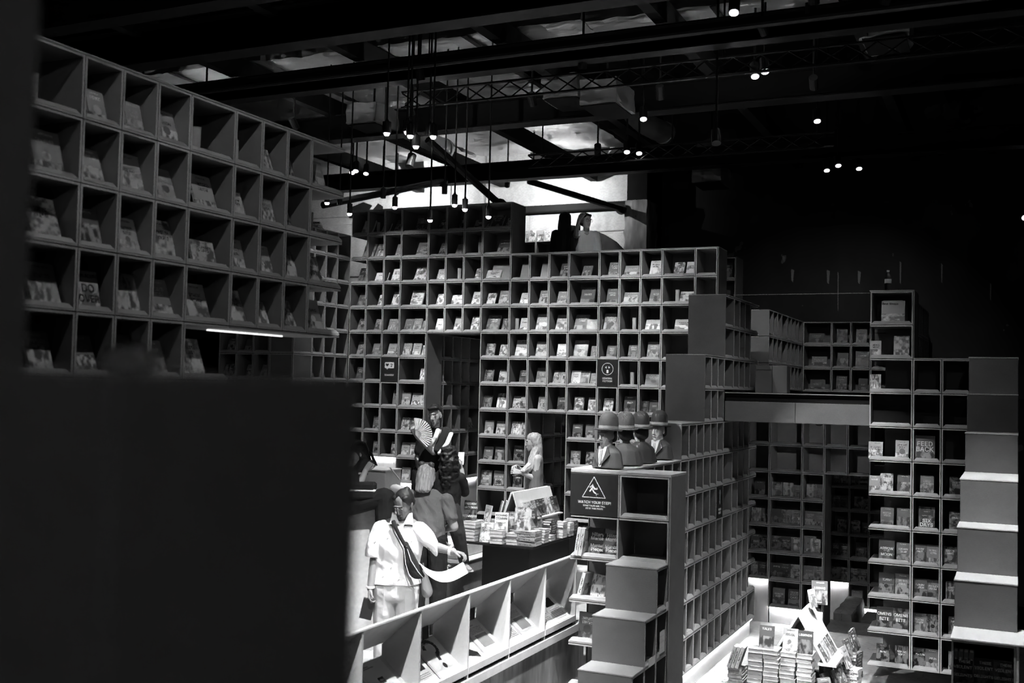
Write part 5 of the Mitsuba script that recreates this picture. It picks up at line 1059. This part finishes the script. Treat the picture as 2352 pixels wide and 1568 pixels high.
MS = p.M() @ M4(rot('z', 8) @ rot('x', 12), (.15, -.1, .1))
slab_thing('phone', 'phone with a bright screen held up by the curly-haired person', 'phone', MS, .074, .15, .009, BLACK, {**box(WHITE, -.034, .034, .0048, .006, -.07, .07), 'emitter': {**glow(1.1), 'sampling_weight': .03}})

# --- man with the fan
p = Person('young man in a dark top with white sleeve stripes, fanning himself', (-6.09, 10.97, -.49))
hb, hf, E = head_bones(X(-.005, .03, .135), 14, -4, -4, 1.03)
rs, re, rw = X(.09, .05, -.06), X(.0, .14, -.265), X(-.2, .17, -.085)
legs = []
for s in (-1, 1): legs += chain((X(.09 * s - .06, 0, -.55), (.1, .11, .1)), (X(.1 * s - .06, .02, -1.0), .07), (X(.1 * s - .06, 0, -1.36), .045)) + [[(X(.1 * s - .06, 0, -1.41), (.035, .05, .03)), (X(.11 * s - .06, .1, -1.42), (.035, .05, .02))]]
p.part('body', skin([[(X(.01, 0, -.08), (.15, .085, .07)), (X(-.05, 0, -.45), (.13, .1, .12))], [(X(.0, 0, -.05), .055), (X(-.005, .01, .08), .052)]] + legs + chain((rs, .055), (re, .045), (rw, .03)) + chain((X(-.13, 0, -.09), .055), (X(-.19, -.02, -.35), .042), (X(-.15, .1, -.55), .03)) + hb, .017, 8, hf + hand(rw, (-.5, .1, 1), (-.6, 1, 0), 1, 70) + hand(X(-.15, .1, -.55), (0, .2, -1), (-1, 0, 0), 1)), SKINL); face_parts(p, E)
tk = p.part('top', skin([[(X(0, 0, -.02), (.1, .075, .035)), (X(.0, 0, -.1), (.175, .1, .08))], [(X(.0, 0, -.1), (.175, .1, .08)), (X(-.05, 0, -.5), (.155, .125, .06))], [(X(.12, .03, -.06), (.085, .085, .08)), (X(.045, .125, -.25), (.075, .075, .06))], [(X(-.13, 0, -.09), .075), (X(-.175, -.01, -.27), .065)]], .016, 5), CLOTHB)
for o, a, b in ((0, X(.04, .12, -.02), X(-.05, .175, -.19)), (1, X(.19, .1, -.06), X(.07, .195, -.28))):
    mb = MB(); pts = [a, (a + b) / 2 + X(.02, .025, .0), b]
    for q, w in zip(pts[:-1], pts[1:]): mb.hull(np.vstack([ell(q, (.026, .012, .02)), ell(w, (.026, .012, .02))]))
    p.mb('sleeve_stripe', mb, SHIRT, parent=tk)
tr = []
for s in (-1, 1): tr += chain((X(.09 * s - .06, 0, -.52), (.11, .12, .09)), (X(.1 * s - .06, .02, -1.0), (.09, .1, .08)), (X(.1 * s - .06, 0, -1.38), (.075, .08, .02)))
p.part('trousers', skin(tr, .02, 5), CLOTHB)
p.part('hair', skin([[E((0, -.03, .062), (.08, .085, .062)), E((0, -.055, .0), (.076, .05, .06))], [E((0, .03, .088), (.06, .045, .03)), E((0, -.02, .11), (.05, .06, .025))], [E((-.03, .07, .085), (.03, .018, .022)), E((.03, .06, .095), (.035, .025, .02))]], .011, 3), HAIRD)
fn = thing('hand_fan', 'white pleated folding fan spread in the young man\'s hand', 'fan')
piv = X(-.205, .22, -.075); nb = 18; vv, ff = [piv], []
for i in range(2 * nb + 1):
    a = math.radians(97 - 146 * i / (2 * nb)); L = .19
    for rr in (.06, L): vv.append(piv + X(math.cos(a) * rr, .012 * (i % 2) * rr / L + .02 * rr, math.sin(a) * rr))
for i in range(2 * nb): a = 1 + 2 * i; ff += [[a, a + 1, a + 3], [a, a + 3, a + 2]]
part(fn, 'leaf', mikit.ply((np.array(vv), np.array(ff)), SHIRT), M=p.M())
for i in range(nb + 1):
    a = math.radians(97 - 146 * i / nb); part(fn, 'rib', MB().tube(piv, piv + X(math.cos(a) * .187, .005, math.sin(a) * .187), .003, .002, n=5).ply(PLYW), M=p.M())

# --- blonde woman in profile by the narrow doorway
p = Person('woman with very long fair hair, in profile by the narrow doorway', (-5.44, 12.42, -.8))
hb, hf, E = head_bones(X(-.05, .0, .12), 82, -6)
rs, re, rw = X(.0, .06, -.09), X(.0, .07, -.33), X(-.2, .14, -.25)
legs = []
for s in (-1, 1): legs += chain((X(0, .09 * s, -.55), (.1, .1, .1)), (X(0, .09 * s, -.98), .068), (X(.0, .09 * s, -1.4), .042))
p.part('body', skin([[(X(0, 0, -.08), (.075, .13, .07)), (X(-.01, 0, -.42), (.095, .13, .12))], [(X(-.01, 0, -.05), .05), (X(-.03, 0, .06), .045)]] + legs + chain((rs, .048), (re, .038), (rw, .026)) + chain((X(0, -.13, -.09), .048), (X(-.06, -.1, -.33), .036), (X(-.23, .02, -.2), .026)) + hb, .018, 8, hf + hand(rw, (-1, .1, .2), (0, 1, .3), 1, 50) + hand(X(-.23, .02, -.2), (-.4, .6, .2), (-.5, .5, .5), -1, 50)), SKINL)
p.part('top', skin([[(X(0, 0, -.11), (.085, .125, .05)), (X(-.01, 0, -.45), (.1, .14, .1))]], .018, 4), TEE)
p.part('skirt', skin([[(X(0, 0, -.45), (.105, .14, .06)), (X(0, 0, -.95), (.15, .17, .02))]], .02, 3), GREYP)
hr = [[E((0, -.02, .05), (.082, .095, .074)), E((0, -.05, -.06), (.082, .06, .09))], [E((.0, -.05, -.06), (.08, .06, .08)), (X(-.07, .08, -.17), (.055, .05, .07))], [(X(-.07, .08, -.17), (.05, .05, .07)), (X(-.17, .15, -.23), (.035, .03, .03))], [E((.0, -.07, -.08), (.07, .04, .08)), (X(.04, -.02, -.42), (.05, .1, .06))]]
t_ = skin(hr, .011, 3); v = t_.vertices; t_.vertices = v + t_.vertex_normals * ((meshkit.fbm(v @ rot('y', -25).T * [60, 60, 5], 3, 3) - .5) * .022)[:, None]
p.part('hair', t_, HAIRB)

# --- seated woman with a phone, mostly behind the dark foreground ledge
p = Person('seated woman in black looking down at her phone beside the concrete parapet', (-5.82, 8.92, -.78))
hb, hf, E = head_bones(X(.02, .0, .1), 70, -14, 0, .95)
rw = X(.1, .03, -.06)
p.part('body', skin([[(X(-.02, -.02, -.1), (.1, .13, .07)), (X(-.06, -.02, -.36), (.12, .15, .1))], [(X(0, 0, -.04), .05), (X(.01, 0, .05), .046)]] + chain((X(-.02, .1, -.11), .052), (X(.03, .14, -.26), .04), (rw, .027)) + chain((X(-.02, -.14, -.11), .052), (X(.06, -.1, -.32), .04), (X(.2, -.02, -.33), .027)) + chain((X(-.05, .08, -.4), (.11, .1, .09)), (X(.3, .14, -.3), .075), (X(.3, .14, -.75), .05)) + chain((X(-.05, -.1, -.4), (.11, .1, .09)), (X(.3, -.06, -.33), .075), (X(.3, -.06, -.8), .05)) + hb, .018, 8, hf + hand(rw, (.5, 0, 1), (-.2, 1, 0), -1, 50) + hand(X(.2, -.02, -.33), (1, .3, 0), (0, 0, 1), 1)), SKINL); face_parts(p, E)
p.part('top', skin([[(X(-.02, -.02, -.06), (.09, .11, .04)), (X(-.03, -.02, -.14), (.12, .15, .07))], [(X(-.03, -.02, -.14), (.12, .15, .07)), (X(-.06, -.02, -.4), (.135, .165, .06))], [(X(-.02, .1, -.11), .066), (X(.01, .13, -.2), .056)]], .018, 4), CLOTHB)
p.part('trousers', skin(chain((X(-.05, .08, -.4), (.125, .11, .1)), (X(.3, .14, -.3), .092), (X(.3, .14, -.72), .07)) + chain((X(-.05, -.1, -.4), (.125, .11, .1)), (X(.3, -.06, -.33), .092), (X(.3, -.06, -.76), .07)), .02, 4), CLOTHB)
p.part('hair', skin([[E((0, -.02, .05), (.085, .095, .076)), E((0, -.06, -.06), (.085, .06, .09))], [E((0, -.06, -.06), (.085, .06, .09)), (X(-.09, 0, -.22), (.05, .09, .06))]], .012, 3), HAIRD)
p.mb('bracelet', MB().tube(rw - X(.012, 0, .03), rw - X(.006, 0, .015), .034, n=12), BLACK)
slab_thing('phone', 'dark phone in the seated woman\'s raised hand', 'phone', p.M() @ M4(rot('z', 65) @ rot('x', -25), (.17, .035, .06)), .074, .15, .009, BLACK)
tg = thing('tote_bag', 'black and white striped tote on the seated woman\'s lap', 'bag'); part(tg, 'body', MB().cbox(-.02, .22, .06, .22, -.32, -.16, c=.02).ply(CLOTHB), M=p.M()); part(tg, 'stripe', MB().cbox(-.022, .222, .058, .222, -.25, -.22, c=.01).ply(WHITE), M=p.M())
wbag = thing('fur_bag', 'small pale fluffy bag behind the seated woman\'s knees', 'bag')
part(wbag, 'body', ply_s(skin([[(X(.36, -.3, -.26), (.06, .05, .05)), (X(.46, -.3, -.29), (.06, .05, .045))]], .02, 2), SHIRT), M=p.M()); part(wbag, 'strap', MB().tube(X(.4, -.3, -.17), X(.3, -.3, -.05), .008, n=6).ply(SHIRT), M=p.M())

# --- two visitors upstairs
p = Person('visitor upstairs with long black hair seen from behind, filming with a phone', (-5.92, 14.36, 2.28))
hb, hf, E = head_bones(X(0, 0, .13), 200, 0)
rs, re, rw = X(.13, 0, -.07), X(.2, -.06, -.26), X(.13, -.2, -.02)
legs = []
for s in (-1, 1): legs += chain((X(.09 * s, 0, -.55), (.1, .1, .1)), (X(.09 * s, 0, -.95), .068), (X(.09 * s, 0, -1.28), .045))
p.part('body', skin([[(X(0, 0, -.08), (.13, .08, .07)), (X(0, 0, -.42), (.13, .1, .12))], [(X(0, 0, -.05), .05), (X(0, 0, .06), .046)]] + legs + chain((rs, .05), (re, .04), (rw, .028)) + chain((X(-.13, 0, -.07), .05), (X(-.17, -.06, -.28), .04), (X(.05, -.22, -.05), .028)) + hb, .02, 7, hf + hand(rw, (0, -.3, 1), (1, 0, 0), 1, 50) + hand(X(.05, -.22, -.05), (.3, -.2, 1), (-1, 0, 0), -1, 50)), SKINL)
p.part('top', skin([[(X(0, 0, -.04), (.1, .075, .04)), (X(0, 0, -.12), (.16, .1, .08))], [(X(0, 0, -.12), (.16, .1, .08)), (X(0, 0, -.5), (.15, .12, .06))], [(rs, .07), (re, .055)], [(re, .055), (X(.155, -.16, -.1), .045)], [(X(-.13, 0, -.07), .07), (X(-.17, -.06, -.28), .055)]], .018, 4), CLOTHB)
p.part('skirt', skin([[(X(0, 0, -.48), (.15, .12, .06)), (X(0, 0, -1.1), (.2, .16, .02))]], .02, 3), CLOTHB)
p.part('hair', skin([[E((0, -.02, .05), (.09, .1, .08)), E((0, -.05, -.08), (.1, .07, .1))], [E((0, -.05, -.08), (.1, .07, .1)), (X(0, .06, -.3), (.1, .05, .08))]], .014, 3), HAIRD)
slab_thing('phone', 'dark phone held sideways by the black-haired visitor upstairs', 'phone', p.M() @ M4(np.eye(3), (.16, -.22, .06)), .14, .07, .01, BLACK)
p = Person('visitor upstairs in a white v-neck and glasses, hand raised to her brow', (-5.65, 14.5, 2.28))
hb, hf, E = head_bones(X(-.01, .03, .125), -26, -4)
ls, le, lw = X(-.12, 0, -.06), X(-.16, .12, -.08), X(-.12, .15, .11)
legs = []
for s in (-1, 1): legs += chain((X(.09 * s, 0, -.55), (.1, .1, .1)), (X(.09 * s, 0, -.95), .068), (X(.09 * s, 0, -1.28), .045))
p.part('body', skin([[(X(0, 0, -.08), (.13, .08, .07)), (X(0, 0, -.42), (.13, .1, .12))], [(X(0, 0, -.05), .048), (X(0, 0.01, .07), .044)]] + legs + chain((ls, .048), (le, .036), (lw, .026)) + chain((X(.13, 0, -.07), .05), (X(.19, 0, -.32), .04), (X(.18, .04, -.55), .028)) + hb, .017, 8, hf + hand(lw, (.5, .0, 1), (-.5, 1, 0), -1, 25) + hand(X(.18, .04, -.55), (0, .1, -1), (1, 0, 0), -1)), SKINL); face_parts(p, E)
p.part('top', skin([[(X(.07, -.01, -.03), (.05, .07, .03)), (X(.02, 0, -.13), (.155, .1, .07))], [(X(-.07, -.01, -.03), (.05, .07, .03)), (X(.02, 0, -.13), (.155, .1, .07))], [(X(.02, 0, -.13), (.155, .1, .07)), (X(.0, 0, -.52), (.17, .125, .06))], [(X(.13, 0, -.07), .07), (X(.19, 0, -.35), .065)], [(ls, .066), (X(-.145, .06, -.075), .055)]], .017, 4), SHIRT)
p.part('trousers', skin([[(X(.08 * s, 0, -.5), (.11, .12, .08)), (X(.09 * s, 0, -1.28), (.08, .09, .02))] for s in (-1, 1)], .02, 4), CLOTHB)
p.part('hair', skin([[E((0, -.025, .055), (.083, .09, .072)), E((0, -.06, -.0), (.08, .05, .075))], [E((-.045, .02, .085), (.03, .035, .022)), E((.045, .02, .085), (.03, .035, .022))]], .012, 3), HAIRD)
gl = MB()
R_ = headrot(-26, -4); c_ = X(-.01, .03, .125)
for x in (-.032, .032):
    pts = [c_ + R_ @ np.array([x + .024 * math.cos(t), .1, .006 + .02 * math.sin(t)]) for t in np.linspace(0, 2 * math.pi, 13)]
    for a, b in zip(pts[:-1], pts[1:]): gl.tube(a, b, .0022, n=5)
gl.tube(c_ + R_ @ np.array([-.01, .1, .01]), c_ + R_ @ np.array([.01, .1, .01]), .0022, n=5)
gg = thing('eyeglasses', 'thin round eyeglasses on the white-topped visitor upstairs', 'glasses'); part(gg, 'frame', gl.ply(BLACK), M=p.M())
ch = thing('lounge_chair', 'dark curved chair back beside the white-topped visitor upstairs', 'chair'); 
part(ch, 'backrest', MB().hull([X(.16, -.12, 0.0), X(.28, -.12, -.05), X(.45, -.12, -.15), X(.62, -.12, -.32), X(.16, -.12, -.5), X(.62, -.12, -.5), X(.16, -.06, 0.0), X(.28, -.06, -.05), X(.45, -.06, -.15), X(.62, -.06, -.32), X(.16, -.06, -.5), X(.62, -.06, -.5)]).ply(BLACK), M=p.M())
part(ch, 'seat', MB().cbox(.16, .62, -.12, .4, -.95, -.85, c=.02).ply(BLACK), M=p.M())
for r in (.2, .58): part(ch, 'leg', MB().tube(X(r, .1, -1.33), X(r, .1, -.95), .02, n=8).ply(STEEL), M=p.M())

# ------------------------------------------------------------------ four bowler-hatted busts on the island
def bust(label, x, y, turn, matt):
    k = thing('bust', label, 'bust'); z0 = -.657; B = M4(rot('z', turn) @ np.diag([1, 1, 1.]), (x, y, z0))
    SUIT = 'mat_suit_dull' if matt else 'mat_suit_gloss'
    hb, hf, E = head_bones(X(0, .015, .27), 0, 0, 0, .84)
    part(k, 'head', ply_s(skin([[(X(0, 0, .16), .045), (X(0, .01, .24), .043)]] + hb, .012, 6, hf), 'mat_plaster'), M=B)
    pp_ = type('Q', (), {'part': lambda s, n, t, b, parent=None: part(parent or k, n, ply_s(t, b), M=B)})()
    face_parts(pp_, E)
    t_ = skin([[(X(0, -.01, .185), (.06, .05, .015)), (X(0, -.005, .13), (.135, .075, .04))], [(X(0, -.005, .13), (.135, .075, .04)), (X(0, 0, .015), (.165, .095, .014))]], .012, 6)
    part(k, 'jacket', ply_s(t_, SUIT), M=B)
    part(k, 'shirt_front', MB().hull([X(-.045, .064, .185), X(.045, .064, .185), X(-.012, .1, .02), X(.012, .1, .02), X(-.04, .03, .19), X(.04, .03, .19), X(-.03, .085, .09), X(.03, .085, .09), X(-.01, .05, .02), X(.01, .05, .02)]).ply(PRINT), M=B)
    part(k, 'tie', MB().hull([X(-.012, .082, .155), X(.012, .082, .155), X(-.016, .1, .06), X(.016, .1, .06), X(0, .105, .03), X(-.008, .07, .16), X(.008, .07, .16), X(0, .09, .04)]).ply(GREYP), M=B)
    for s in (-1, 1): part(k, 'lapel', MB().hull([X(s * .05, .06, .178), X(s * .085, .075, .12), X(s * .075, .085, .1), X(s * .015, .106, .035), X(s * .045, .045, .178), X(s * .08, .06, .12), X(s * .012, .09, .035)]).ply(SUIT), M=B)
    prof = [(.075, .0), (.118, -.004), (.13, .004), (.126, .01), (.09, .008), (.088, .01), (.09, .06), (.083, .105), (.06, .137), (.03, .15), (0.0005, .153)]
    v, f = lathe(prof, 28); v = v * [.86, 1, 1]
    hk = part(k, 'bowler_hat', mikit.ply((v, f), SUIT, 40), M=B @ M4(rot('x', 3), (0, .0, .318)))
    v, f = lathe([(.0895, .012), (.091, .014), (.092, .034), (.0905, .036)], 28); part(hk, 'hat_band', mikit.ply((v * [.86, 1, 1], f), GREYP, 40), M=B @ M4(rot('x', 3), (0, .0, .318)))
    part(k, 'hair', ply_s(skin([[E((0, -.045, .03), (.08, .07, .05)), E((0, -.065, -.02), (.074, .045, .05))]], .012, 2), HAIRD), M=B)
mat('plaster', .45, .35, .4); mat('suit_dull', .055, .6, .3); mat('suit_gloss', .03, .2, .6)
bust('bowler-hatted bust in a dull suit, nearest on the island end', -3.08, 8.5, 158, True)
bust('bowler-hatted bust in a dull suit turned away, second on the island', -3.08, 8.93, 30, True)
bust('bowler-hatted glossy bust turned away, third on the island', -3.07, 9.32, 40, False)
bust('bowler-hatted glossy black bust facing front, farthest on the island', -3.1, 9.97, 165, False)
flush_books()
